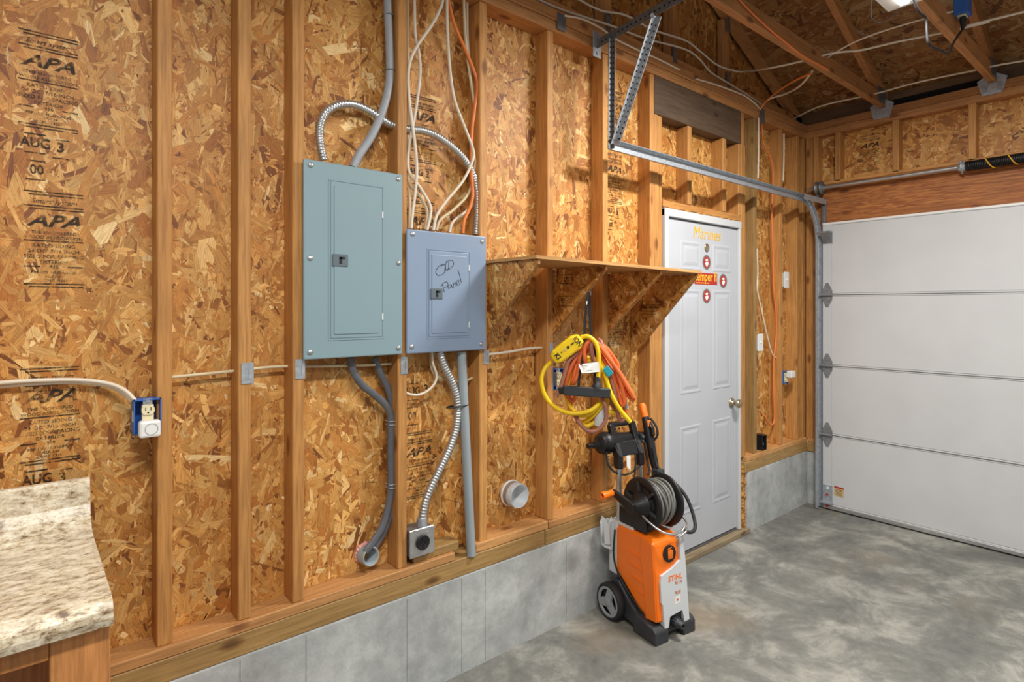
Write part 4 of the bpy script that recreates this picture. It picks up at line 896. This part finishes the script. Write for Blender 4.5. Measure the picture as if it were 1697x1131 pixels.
# ------------------------------------------------------------------ shelf
sh = thing('wall_shelf', (2.06, YS, 1.40), 'strand board wall shelf on four triangular brackets left of the door', 'shelf')
zl, zr = 1.698, 1.682; xs0, xs1 = 1.520, 2.640; yf = 1.655
def shz(x): return zl+(zr-zl)*(x-xs0)/(xs1-xs0)
mb = MB(); P = [(xs0, yf, zl), (xs1, yf-.02, zr), (xs1, YS-.001, zr), (xs0, YS-.001, zl)]
mb.prism(P, (0, 0, .013)); mb.build('shelf_board', lumber('shelf_ply', 'X', (214, 168, 108), (196, 146, 86), knots=False), sh)
for i, (x, tipx, tipy) in enumerate(((1.534, 812, 557), (1.932, 920, 552), (2.325, 996, 552), (2.612, 1060, 571))):
    zb = uY(tipx, tipy, YS).z; zt = shz(x)-.002; yfr = yf+.006-(.015 if i == 3 else 0)
    mb = MB(); mb.prism([(x, YO-.006, zt), (x, YO-.006, zb-.05), (x, YS, zb), (x, yfr, zt-.018), (x, yfr, zt)], (.012, 0, 0))
    br = mb.build('bracket', lumber('bracket_edge', 'Y', (206, 156, 96), (180, 126, 70), knots=False), sh)
    sl_ = (zt-.018-zb)/(YS-yfr)
    def keepB(u, v, zt=zt, zb=zb, yfr=yfr, sl_=sl_):
        y = u+yfr; z = v+zb-.05; return (z > zb+(YS-y)*sl_+.012) & (z < zt-.006)
    strands('wood_strand', br, (x, yfr, zb-.05), (0, 1, 0), (0, 0, 1), (-1, 0, 0), YO-.006-yfr, zt-zb+.05, 3400, 40+i, STRAND, mean_l=.045, mean_w=.012, keep=keepB, bias=math.pi/3, clip=lambda X, yfr=yfr, sl_=sl_: np.maximum(.05+(YS-(X+yfr))*sl_, 0))
    if i in (1, 3):
        mb = MB(); U_, V_ = Vector((0, -1, 0)), Vector((0, 0, 1)); q = Vector((x-.0035, YS-.10, zt-.05))
        if i == 1:
            put_text(mb, 'EMUL', .026, q, U_, V_); put_text(mb, '1 3', .03, q+Vector((0, .02, -.05)), U_, V_); put_text(mb, '130', .032, q+Vector((0, .05, -.10)), U_, V_)
            for dz in (.02, -.02, -.08, -.125): mb.obox(q+Vector((0, .02, dz)), ((0, 1, 0), (0, 0, 1), (1, 0, 0)), (.05, .0012, .0003))
        else:
            for k in range(5): mb.obox(q+Vector((0, .05, -.09-.017*k)), ((0, 1, 0), (0, 0, 1), (1, 0, 0)), (.07-.008*k, .0015, .0003))
            put_text(mb, 'Smart system', .022, q+Vector((0, .05, -.115)), U_, V_)
        mb.build('printed_stamp', M_STAMP, br)
# ------------------------------------------------------------------ hanging extension cords
FB = 2.61
def bp(x, y, dd=0): px, py = 880+x*.23866, 460+y*.23866; return O+ray(px, py)*(FB+dd)
def run(mb, pts, r, dd=0, wob=0):
    mb.tube(catmull([bp(q[0], q[1], dd+(q[2] if len(q) > 2 else 0)) for q in pts], .01), r, 8)
# strap
st = thing('hanging_strap', bp(395, 110), 'black strap looped from a hook on the second bracket', 'strap')
mb = MB()
for pts, d0 in (([(402, 100), (385, 200), (374, 330), (370, 470), (352, 600), (335, 700), (330, 770)], -.05), ([(404, 100), (408, 200), (412, 330), (418, 430), (440, 520), (445, 640), (440, 770)], -.0)):
    P = catmull([bp(x, y, d0) for x, y in pts], .012)
    vs_ = [];
    for p_ in P: vs_ += [p_+Vector((SN, -CS, 0))*.0055+Vector((CS, SN, 0))*-.0015, p_-Vector((SN, -CS, 0))*.0055, p_-Vector((SN, -CS, 0))*.0055+Vector((CS, SN, 0))*.003, p_+Vector((SN, -CS, 0))*.0055+Vector((CS, SN, 0))*.003]
    mb.add(vs_, [(i*4+k, i*4+(k+1) % 4, i*4+4+(k+1) % 4, i*4+4+k) for i in range(len(P)-1) for k in range(4)], False)
mb.build('strap_webbing', M_BLACKM, st)
mb = MB(); mb.tube(catmull([bp(385, 190, -.05), bp(392, 150, -.045), bp(402, 105, -.04), bp(410, 98, -.02), bp(412, 120, .0)], .005), .004, 8); mb.build('hook', M_STEEL, st)
mb = MB(); mb.bar(bp(222, 784, -.075), bp(550, 806, -.075), .022, .042, ch=.004); hb_ = mb.build('handle_bar', M_CHAR, st)
mb = MB(); mb.bar(bp(200, 790, -.05), bp(228, 780, -.06), .03, .03, ch=.004); mb.build('bar_end', M_BLACKM, hb_)
# yellow cord
yc = thing('extension_cord', bp(480, 900), 'yellow extension cord with box-shaped safety plug on the hanging strap', 'extension cord')
mb = MB()
for pts in ([(140, 585, -.03), (95, 635, -.05), (72, 710, -.06), (88, 800, -.06), (132, 872, -.06), (210, 925, -.06), (300, 945, -.06), (400, 930, -.05), (462, 888, -.04), (495, 835, -.02), (525, 740, 0), (520, 650, 0), (480, 585, 0), (410, 560, 0), (340, 580, 0), (285, 640, 0), (262, 730, 0), (245, 820, -.01), (285, 915, -.01), (360, 962, -.02), (440, 925, -.03), (492, 850, -.03), (520, 760, -.03), (500, 650, -.03), (455, 590, -.03), (385, 585, -.02), (310, 650, 0)],
            [(348, 415, -.05), (400, 412, -.06), (446, 452, -.065), (466, 515, -.07), (470, 590, -.07), (465, 700, -.07)],
            [(390, 555, -.02), (470, 592, -.035), (510, 670, -.045), (538, 760, -.055), (565, 828, -.06), (615, 915, -.06), (690, 1006, -.06)],
            [(545, 700, -.01), (540, 820, 0), (520, 920, 0), (450, 1000, .01), (380, 1035, .01), (360, 1010, .01), (410, 980, 0), (470, 920, -.02), (500, 850, -.02)],
            [(370, 1010, .02), (420, 970, .02), (500, 900, .02), (535, 800, .02), (540, 700, .02)], [(538, 935, 0), (570, 938, 0), (605, 955, 0), (640, 985, 0)]): run(mb, pts, .0098)
mb.build('cord_coil', M_YEL, yc)
# safety plug body
c0, c1 = bp(150, 570, -.055), bp(345, 420, -.055); dv = (c1-c0).normalized(); fw = Vector((-CS, -SN, 0)); upv = fw.cross(dv)
mb = MB(); mb.smooth = True
def cross(c, w_, h_):
    return [c+upv*(w_*max(-1, min(1, 1.35*math.cos(a))))+fw*(h_*max(-1, min(1, 1.35*math.sin(a)))) for a in [2*math.pi*k/20 for k in range(20)]]
L_ = (c1-c0).length; sec = [(0, .012, .012), (.03, .022, .018), (.14, .031, .022), (.5, .034, .024), (.78, .034, .024), (.86, .030, .022), (.95, .024, .02), (1, .018, .016)]
vs_ = []
for t_, a_, b_ in sec: vs_ += cross(c0+dv*L_*t_, a_, b_)
fs = [(i*20+k, i*20+(k+1) % 20, i*20+20+(k+1) % 20, i*20+20+k) for i in range(len(sec)-1) for k in range(20)]+[tuple(range(20))[::-1], tuple(range((len(sec)-1)*20, len(sec)*20))]
mb.add(vs_, fs, False); pb = mb.build('safety_plug', M_YEL, yc)
def on_plug(t_, s_): return c0+dv*L_*t_+upv*s_+fw*.0246
for (t_, m_, r) in ((.44, M_TAN, .0065), (.55, M_INK, .0065), (.32, M_INK, .003)):
    mb = MB(); mb.cyl(on_plug(t_, .004), on_plug(t_, .004)+fw*.0015, r, 12); mb.build('button', m_, pb)
for (tx, sz, t_, s_, U_, V_, sx_) in (('KI', .030, .16, .0, upv*-1, dv, 1), ('ION', .030, .85, -.002, upv*-1, dv, .8), ('120V', .009, .70, .004, dv, upv, 1)):
    mb = MB(); put_text(mb, tx, sz, on_plug(t_, s_), U_, V_, sx=sx_, bold=.0005, ext=.0006); mb.v = [tuple(Vector(v)+fw*.0006) for v in mb.v]; mb.build('marker_writing', M_INK, pb)
# orange cord
oc = thing('extension_cord', bp(600, 880), 'coiled orange extension cord hanging under the shelf', 'extension cord')
mb = MB()
for pts in ([(468, 436, .0), (500, 480, -.01), (560, 585, -.02), (640, 700, -.025), (715, 842, -.03), (690, 838, -.02), (620, 740, -.015), (545, 620, 0), (480, 530, .01), (430, 470, .02)],
            [(445, 445, -.02), (510, 500, -.03), (580, 620, -.035), (625, 740, -.04), (652, 870, -.04), (630, 880, -.03), (600, 780, -.02), (560, 680, -.01), (500, 560, 0), (450, 500, .01)],
            [(430, 450, .02), (490, 520, .02), (545, 620, .015), (580, 740, .01), (605, 830, .01), (618, 885, .01), (590, 860, .02), (540, 720, .02), (490, 600, .03)],
            [(455, 440, .03), (530, 500, .03), (600, 600, .03), (605, 640, .03)], [(470, 470, -.04), (540, 560, -.045), (610, 660, -.05), (680, 780, -.05), (712, 835, -.045)],
            [(440, 445, -.03), (400, 448, -.05), (372, 490, -.055), (372, 560, -.055), (385, 600, -.05)],
            [(430, 455, -.02), (350, 510, -.03), (290, 600, -.035), (255, 690, -.035), (240, 770, -.03), (255, 830, -.02), (290, 860, -.02), (305, 830, -.03), (285, 800, -.03)],
            [(430, 460, .0), (360, 520, -.01), (320, 600, -.02), (300, 680, -.03), (285, 740, -.03), (305, 720, -.04), (330, 650, -.04), (340, 560, -.04), (390, 480, -.04), (450, 450, -.04)],
            [(420, 470, .02), (350, 560, .01), (270, 650, 0), (245, 760, 0), (270, 850, 0), (285, 920, -.01), (320, 985, -.01)],
            [(650, 900, .0), (655, 950, 0), (635, 985, 0), (615, 960, 0)]): run(mb, pts, .0098)
mb.build('cord_coil', M_ORCORD, oc)
mb = MB()
for pts in ([(440, 440, -.03), (418, 470, -.05), (425, 540, -.05), (440, 600, -.04)], [(470, 432, .0), (490, 450, -.02), (485, 480, -.03)],
            [(330, 520, -.04), (262, 580, -.05), (232, 670, -.05), (205, 760, -.05), (172, 830, -.05)], [(300, 540, -.02), (245, 620, -.03), (225, 720, -.03), (190, 800, -.03)],
            [(300, 930, -.02), (335, 1010, -.03), (400, 1068, -.04), (460, 1062, -.045), (510, 1010, -.05), (524, 940, -.05), (512, 880, -.05), (492, 838, -.04)],
            [(545, 680, -.03), (575, 770, -.035), (592, 860, -.035), (600, 930, -.03), (618, 995, -.02), (640, 990, -.01)], [(540, 820, .0), (560, 880, 0), (590, 920, 0)],
            [(420, 620, .02), (440, 700, .03), (450, 760, .03)]): run(mb, pts, .0092)
mb.build('faded_loop', M_BRCORD, oc)
mb = MB(); mb.bar(bp(515, 625, -.065), bp(555, 680, -.065), .03, .016, up=(CS, SN, 0), ch=.003); mb.build('tape_wrap', M_TEAL, oc)
mb = MB(); mb.tube([bp(460, 690, -.07), bp(459, 715, -.07), bp(460, 735, -.07), bp(459, 745, -.07), bp(459, 775, -.068)], [.012, .012, .013, .020, .021], 12); mb.build('plug', M_CHAR, yc)
mb = MB(); mb.tube([bp(488, 900, .0), bp(482, 940, .0), bp(476, 990, .0), bp(462, 1030, .0)], [.012, .022, .024, .02], 10); mb.build('plug_end', M_LGREY, oc)
mb = MB(); mb.tube([bp(648, 868, 0), bp(660, 910, 0)], [.012, .013], 10); mb.build('plug_end', M_GREYP, oc)
tg = thing('paper_tag', bp(405, 625, -.1), 'white printed paper tag tied to the hanging cords', 'tag')
q = [bp(330, 604, -.09), bp(470, 586, -.085), bp(478, 655, -.085), bp(352, 666, -.10)]
mb = MB(); mb.prism(q, fw*.0008); mb.build('tag_sheet', M_PAPER, tg)
mb = MB()
for k in range(5):
    a_ = q[0].lerp(q[3], .22+.14*k); b_ = q[1].lerp(q[2], .22+.14*k); mb.bar(a_.lerp(b_, .12)+fw*.0012, a_.lerp(b_, .62-.08*(k % 2))+fw*.0012, .0012, .0016)
mb.build('tag_print', M_GREYP, tg)
mb = MB(); a_ = q[0].lerp(q[2], .12); mb.obox(a_+fw*.0014, (fw, (SN, -CS, 0), (0, 0, 1)), (.0006, .005, .005)); mb.build('tag_logo', M_RED, tg)
# ------------------------------------------------------------------ pressure washer (local axes: x to its left side wheel -, front is -y)
PW = thing('pressure_washer', (2.306, 1.708, 0), 'orange and black pressure washer with hose reel standing by the door', 'pressure washer', rz=math.radians(-9))
def part(name, mat, fn, parent=None, smooth=False):
    mb = MB(); mb.smooth = smooth; fn(mb); return mb.build(name, mat, parent or PW)
# chassis
def chassis(mb):
    mb.prism([(-.118, y, z) for y, z in ((.165, .035), (.165, .125), (.135, .185), (.09, .19), (.02, .125), (-.06, .072), (-.118, .06), (-.122, .012), (-.05, .010), (.02, .03))], (.236, 0, 0), ch=.006)
part('chassis', M_CHAR, chassis)
for s_ in (-1, 1):
    def foot(mb, s_=s_):
        x0, x1 = (-.128, -.045) if s_ < 0 else (.050, .128)
        mb.prism([(x0, y, z) for y, z in ((-.02, .005), (-.03, .10), (-.085, .082), (-.150, .070), (-.166, .055), (-.168, .0), (-.05, .0))], (x1-x0, 0, 0), ch=.006)
    part('front_foot', M_CHAR, foot)
for s_ in (-1, 1):
    cxw = s_*.142; wc = Vector((cxw, .118, .087)); a_ = Vector((s_, 0, 0))
    wh = part('wheel', M_BLACKM, lambda mb: mb.lathe(wc, a_, [(-.022, .060), (-.022, .078), (-.014, .086), (.012, .086), (.020, .080), (.020, .071), (.010, .068)], 36), smooth=True)
    def rim(mb):
        mb.lathe(wc, a_, [(.006, .070), (.0185, .072), (.021, .068), (.020, .060), (.014, .057)], 36)
        for k in range(3):
            an = math.pi/2+k*2*math.pi/3+.25; d = Vector((0, math.cos(an), math.sin(an))); t_ = a_.cross(d)
            P = [wc+a_*.012+d*r+t_*w_ for r, w_ in ((.0, -.024), (.058, -.017), (.058, .017), (.0, .024))]
            mb.prism(P, a_*.008)
        mb.lathe(wc, a_, [(.012, .0), (.0225, .0), (.0225, .012), (.020, .022), (.012, .024)], 20)
    part('rim', M_GREYP, rim, wh)
    part('wheel_back', M_INK, lambda mb: mb.lathe(wc, a_, [(.004, 0), (.005, .068)], 30), wh)
# housing
def front_y(z): return -.126-.072*(.43-z)
def shell(mb):
    mb.prism([(-.098, y, z) for y, z in ((.168, .418), (.10, .452), (-.06, .452), (-.118, .432), (front_y(.30), .30), (front_y(.09), .085), (-.09, .078), (-.03, .098), (.05, .165), (.168, .255))], (.180, 0, 0), ch=.012)
body = part('housing', M_ORANGE, shell)
def ridge(mb):
    for k in range(4):
        z = .345-.055*k; y0 = -.015-.012*k
        mb.prism([(-.098, y0+.055-.03*(k > 2), z+.012), (-.098, y0-.075, z-.008), (-.098, y0-.075, z-.014), (-.098, y0+.055-.03*(k > 2), z+.007)], (-.0035, 0, 0))
    mb.prism([(-.098, -.048, .452), (-.098, -.118, .432), (-.098, front_y(.30)+.004, .30), (-.098, front_y(.09)+.004, .09), (-.098, -.078, .082), (-.098, -.075, .16), (-.098, -.055, .30), (-.098, -.040, .36)], (-.006, 0, 0), ch=.003)
part('side_panel', M_ORANGE, ridge, body)
def fpt(x, z, o=.0): return Vector((x, front_y(z)-o, z))
def white(mb):
    P = [(-.072, .292), (.0, .312), (.056, .338), (.056, .446), (.082, .446), (.088, .30), (.092, .062), (.060, .060), (.050, .115), (-.030, .105), (-.042, .060), (-.066, .062), (-.070, .165), (-.078, .175), (-.078, .265)]
    a = [fpt(x, z, .010) for x, z in P]; b = [fpt(x, z, -.02) for x, z in P]; n = len(P)
    mb.add(a+b, [tuple(range(n))]+[(i, n+i, n+(i+1) % n, (i+1) % n) for i in range(n)], False)
part('front_cover', M_LGREY, white)
def backp(mb):
    mb.box(-.100, .088, .12, .182, .20, .462, ch=.008); mb.box(-.092, .085, .02, .17, .445, .464, ch=.006)
part('back_cover', M_LGREY, backp)
part('top_recess', M_CHAR, lambda mb: mb.prism([(-.075, .10, .455), (.085, .10, .455), (.085, .02, .49), (-.075, .03, .49)], (0, 0, .06)))
# emblem: black ring with canister
ec = fpt(-.004, .376, .012); eu = Vector((1, 0, 0)); ev = (fpt(0, .40)-fpt(0, .36)).normalized(); en = eu.cross(ev)
ring_c = fpt(-.004, .376, .0)
lg = part('emblem', M_INK, lambda mb: mb.lathe(ring_c, en, [(-.004, .038), (.0035, .038), (.004, .0)], 30))
part('emblem_mark', M_ORANGE, lambda mb: (mb.prism([ring_c+eu*x+ev*y+en*.0042 for x, y in ((-.013, -.024), (.017, -.022), (.019, .012), (.006, .020), (-.013, .016))], en*.0012), mb.bar(ring_c+eu*-.012+ev*.022+en*.0046, ring_c+eu*.012+ev*.027+en*.0046, .004, .0016, up=en)), lg)
def txt(mb):
    put_text(mb, 'STIHL', .034, fpt(.014, .268, .0108), eu, ev, sx=1.05, shear=.12, bold=.0008)
part('brand_lettering', M_ORANGE, txt)
for (tx, sz, x_, z_, o_, sh_) in (('RE 110', .017, .034, .243, .0108, 0), ('PLUS', .018, .024, .200, .0108, .2), ('3K', .014, .022, .168, .0116, 0)):
    part('model_lettering', plain('dull_orange_print', (206, 108, 60), .5), lambda mb: put_text(mb, tx, sz, fpt(x_, z_, o_), eu, ev, shear=sh_, bold=.0004))
part('label_patch', M_PAPER, lambda mb: mb.add([fpt(x, z, .0106) for x, z in ((.006, .150), (.040, .154), (.040, .186), (.006, .182))], [(0, 1, 2, 3)]))
# water inlet and recess
part('inlet_recess', M_BLACK, lambda mb: mb.box(-.046, .052, -.150, -.12, .03, .112))
inl = part('water_inlet', M_CHAR, lambda mb: mb.lathe((.008, -.135, .07), (0, -1, 0), [(0, .016), (.012, .016), (.014, .022), (.04, .022), (.042, .016), (.066, .015), (.070, .010), (.060, .009)], 18), smooth=True)
def grips(mb):
    for k in range(12):
        a = 2*math.pi*k/12; mb.box(.008+.022*math.cos(a)-.002, .008+.022*math.cos(a)+.002, -.174, -.150, .07+.022*math.sin(a)-.002, .07+.022*math.sin(a)+.002)
part('grip_rib', M_CHAR, grips, inl)
# handle
for s_ in (-1, 1):
    tb_ = part('handle_tube', M_ALU, lambda mb: mb.cyl((s_*.070, .140, .40), (s_*.070, .140, .735), .0135, 16))
    part('clamp_collar', M_STEEL, lambda mb: mb.cyl((s_*.070, .140, .700), (s_*.070, .140, .708), .0155, 16), tb_)
def grip(mb):
    for s_ in (-1, 1):
        mb.prism([(s_*.070-.017, y, z) for y, z in ((.122, .712), (.160, .712), (.166, .770), (.190, .835), (.216, .918), (.190, .925), (.160, .845), (.126, .785))], (.034, 0, 0), ch=.006)
    mb.bar((-.078, .203, .918), (.078, .203, .918), .030, .024, ch=.008)
    mb.prism([(-.06, y, z) for y, z in ((.130, .772), (.160, .840), (.184, .832), (.155, .765))], (.12, 0, 0), ch=.006)
hd = part('handle', M_BLACK, grip)
def acc(mb):
    for s_ in (-1, 1): mb.prism([(s_*.070-.010, .1245, .775), (s_*.070+.010, .1245, .775), (s_*.070+.010, .152, .836), (s_*.070-.010, .152, .836)], (0, -.003, .001))
part('grip_inlay', M_CHAR, acc, hd)
part('instruction_tag', M_PAPER, lambda mb: mb.prism([(-.035, .124, .775), (-.008, .124, .775), (-.012, .118, .70), (-.034, .120, .72)], (0, .001, 0)), hd)
# lance nozzle across the handle
part('nozzle', M_BLACK, lambda mb: mb.lathe((-.215, .205, .828), (1, 0, .02), [(0, .0), (0, .012), (.012, .013), (.014, .008), (.03, .009), (.032, .016), (.055, .018), (.060, .030), (.075, .048), (.080, .050), (.083, .046), (.092, .054), (.096, .050), (.105, .056), (.12, .056), (.16, .050), (.22, .040), (.30, .034), (.34, .030), (.345, 0)], 26), smooth=True)
part('coupling', M_BLACKM, lambda mb: (mb.cyl((.08, .19, .84), (.15, .175, .84), .026, 14), mb.box(.085, .125, .15, .19, .815, .865, ch=.006)))
part('coupling_screw', M_STEEL, lambda mb: (mb.cyl((.10, .15, .85), (.10, .144, .85), .008, 10), mb.cyl((.10, .15, .828), (.10, .144, .828), .006, 10)))
# spray gun
def gun(mb):
    P = [Vector((.130, y, z)) for y, z in ((.165, .945), (.150, .90), (.132, .84), (.112, .76), (.090, .69), (.078, .64), (.06, .56))]
    mb.tube(P, [.019, .022, .024, .022, .019, .022, .020], 14)
    mb.prism([(.120, y, z) for y, z in ((.135, .93), (.108, .90), (.100, .86), (.118, .85), (.138, .88))], (.02, 0, 0), ch=.004)
gn = part('spray_gun', M_BLACK, gun)
part('gun_grip', M_ORANGE, lambda mb: mb.tube([(.130, .190, 1.01), (.130, .186, 1.0), (.130, .172, .96), (.130, .162, .935)], [.014, .0195, .019, .019], 14), gn)
part('safety_button', M_ORANGE, lambda mb: mb.obox((.124, .133, .917), ((1, 0, 0), (0, .3, 1), (0, 1, -.3)), (.009, .016, .005), .002), gn)
part('trigger', M_BLACKM, lambda mb: mb.tube(catmull([(.145, .14, .94), (.155, .11, .90), (.152, .10, .86), (.14, .115, .83)], .01), .006, 8), gn)
part('gun_holder', M_CHAR, lambda mb: (mb.box(.105, .155, .05, .10, .57, .70, ch=.008), mb.box(.09, .12, .06, .13, .46, .60, ch=.006)))
# hose reel
RC = Vector((0, -.028, .585))
ax = Vector((1, 0, 0))
RL = part('hose_reel', M_BLACK, lambda mb: (mb.lathe(RC+Vector((-.075, 0, 0)), ax, [(0, .0), (0, .060), (.004, .062), (.004, .085), (-.006, .100), (-.004, .123), (.004, .126), (.010, .120), (.012, .06)], 40), mb.lathe(RC+Vector((.060, 0, 0)), ax, [(-.004, .06), (-.002, .118), (.004, .125), (.012, .123), (.012, .10), (.004, .085), (.004, 0)], 40), mb.lathe(RC, ax, [(-.075, .06), (.064, .06)], 30)), smooth=True)
def spk(mb):
    for k in range(6):
        a = k*math.pi/3+.3; d = Vector((0, math.cos(a), math.sin(a))); mb.bar(RC+ax*-.082+d*.05, RC+ax*-.082+d*.105, .012, .008, up=ax)
part('flange_rib', M_CHAR, spk, RL)
part('hub', M_BLACK, lambda mb: mb.lathe(RC+Vector((-.08, 0, 0)), (-1, 0, 0), [(0, .062), (.010, .060), (.014, .046), (.022, .044), (.026, .030), (.055, .026), (.056, 0)], 28), RL, True)
def coil(mb):
    for lay, rr in ((0, .068), (1, .080), (2, .091)):
        n = 9
        path = [RC+Vector((-.058+.110*(t/(n*24)), math.cos(2*math.pi*t/24)*rr, math.sin(2*math.pi*t/24)*rr)) for t in range(n*24+1)]
        mb.tube(path, .0060, 7)
part('hose_coil', plain('grey_hose', (80, 80, 78), .5), coil, RL)
def outer(mb):
    for k, (x, rr, tl) in enumerate(((-.040, .096, .05), (-.022, .101, -.05), (-.004, .098, .08), (.014, .104, -.04), (.034, .100, .05))):
        mb.tube([RC+Vector((x+tl*.15*math.sin(t)+.006*math.sin(2*t+k), math.cos(t)*rr, math.sin(t)*rr)) for t in [2*math.pi*q/40 for q in range(40)]], .0062, 8, closed=True)
part('hose_turn', plain('light_grey_hose', (116, 116, 110), .5), outer, RL)
ca, cb_ = RC+Vector((-.135, .0, .0)), Vector((-.150, .072, .628))
crk = part('crank_arm', M_BLACK, lambda mb: (mb.prism([ca+Vector((0, -.022, -.022)), ca+Vector((0, .0, -.030)), cb_+Vector((0, .012, -.012)), cb_+Vector((0, .006, .016)), ca+Vector((0, .008, .026)), ca+Vector((0, -.022, .018))], (-.020, 0, 0), ch=.005)))
part('crank_knob', M_ORANGE, lambda mb: mb.lathe(cb_+Vector((-.018, 0, -.0)), (-1, 0, -.08), [(0, .011), (.004, .016), (.03, .0155), (.062, .019), (.066, .018), (.068, .012), (.058, .010)], 20), crk, True)
# wire guard in front of the reel
def guard(mb):
    mb.tube(catmull([(-.098, -.055, .545), (-.096, -.10, .525), (-.07, -.150, .495), (-.02, -.172, .482), (.03, -.172, .486), (.06, -.165, .500), (.064, -.168, .478), (.03, -.170, .465), (.012, -.160, .450)], .008), .0052, 10)
    mb.tube(catmull([(.064, -.168, .49), (.10, -.14, .50), (.115, -.08, .53)], .01), .0052, 10)
part('wire_guard', M_ALU, guard)
# reel support
def sup(mb):
    for x in (-.088, .070):
        mb.prism([(x, y, z) for y, z in ((.03, .60), (-.02, .63), (-.06, .60), (-.07, .46), (.11, .46), (.10, .52))], (.014, 0, 0), ch=.004)
    mb.box(-.085, .085, .05, .12, .455, .54, ch=.006)
part('reel_support', M_BLACK, sup)
# hoses and cable
part('supply_hose', M_BLACKM, lambda mb: (mb.tube(catmull([(.12, .10, .80), (.125, .08, .72), (.13, .03, .67), (.15, -.03, .64), (.165, -.08, .59), (.165, -.12, .52), (.145, -.15, .475), (.11, -.16, .462), (.08, -.14, .465)], .01), .0085, 10), mb.tube(catmull([(.10, .14, .82), (.105, .12, .72), (.06, .06, .70), (.0, .01, .705)], .01), .006, 8)))
part('power_lead', M_BLACKM, lambda mb: (mb.tube(catmull([(-.125, .17, .80), (-.13, .15, .74), (-.09, .14, .695), (-.03, .13, .68), (.03, .13, .695), (.08, .13, .725), (.09, .135, .75)], .01), .0048, 8), mb.tube(catmull([(.03, .13, .78), (.02, .12, .70), (-.02, .10, .60), (-.06, .09, .52), (-.08, .10, .47)], .01), .0048, 8), mb.tube(catmull([(-.104, .13, .42), (-.108, .135, .34), (-.108, .13, .27), (-.106, .09, .20), (-.104, .02, .145), (-.106, -.06, .10)], .01), .0042, 8)))
# lance holster on the left side
def hol(mb):
    out = [(-.142, .162), (-.122, .145), (-.103, .155), (-.103, .185), (-.122, .198), (-.142, .188)]
    for (za, zb, sc) in ((.345, .475, 1),):
        a = [(x, y, za) for x, y in out]; b = [(x*(1.06 if x < -.11 else 1), y, zb-(.03 if i % 2 else 0)) for i, (x, y) in enumerate(out)]; n = len(out)
        mb.add(a+b, [(i, (i+1) % n, n+(i+1) % n, n+i) for i in range(n-1)], False)
    mb.prism([(-.142, .160, .33), (-.122, .138, .325), (-.100, .14, .325), (-.100, .19, .33), (-.122, .198, .335), (-.142, .188, .335)], (0, 0, .010))
    mb.box(-.108, -.098, .14, .195, .325, .46, ch=.003)
ho = part('lance_holster', M_LGREY, hol)
sm = ho.modifiers.new('thickness', 'SOLIDIFY'); sm.thickness = .004
for o in bpy.data.objects:
    if '_org' in o: del o['_org']
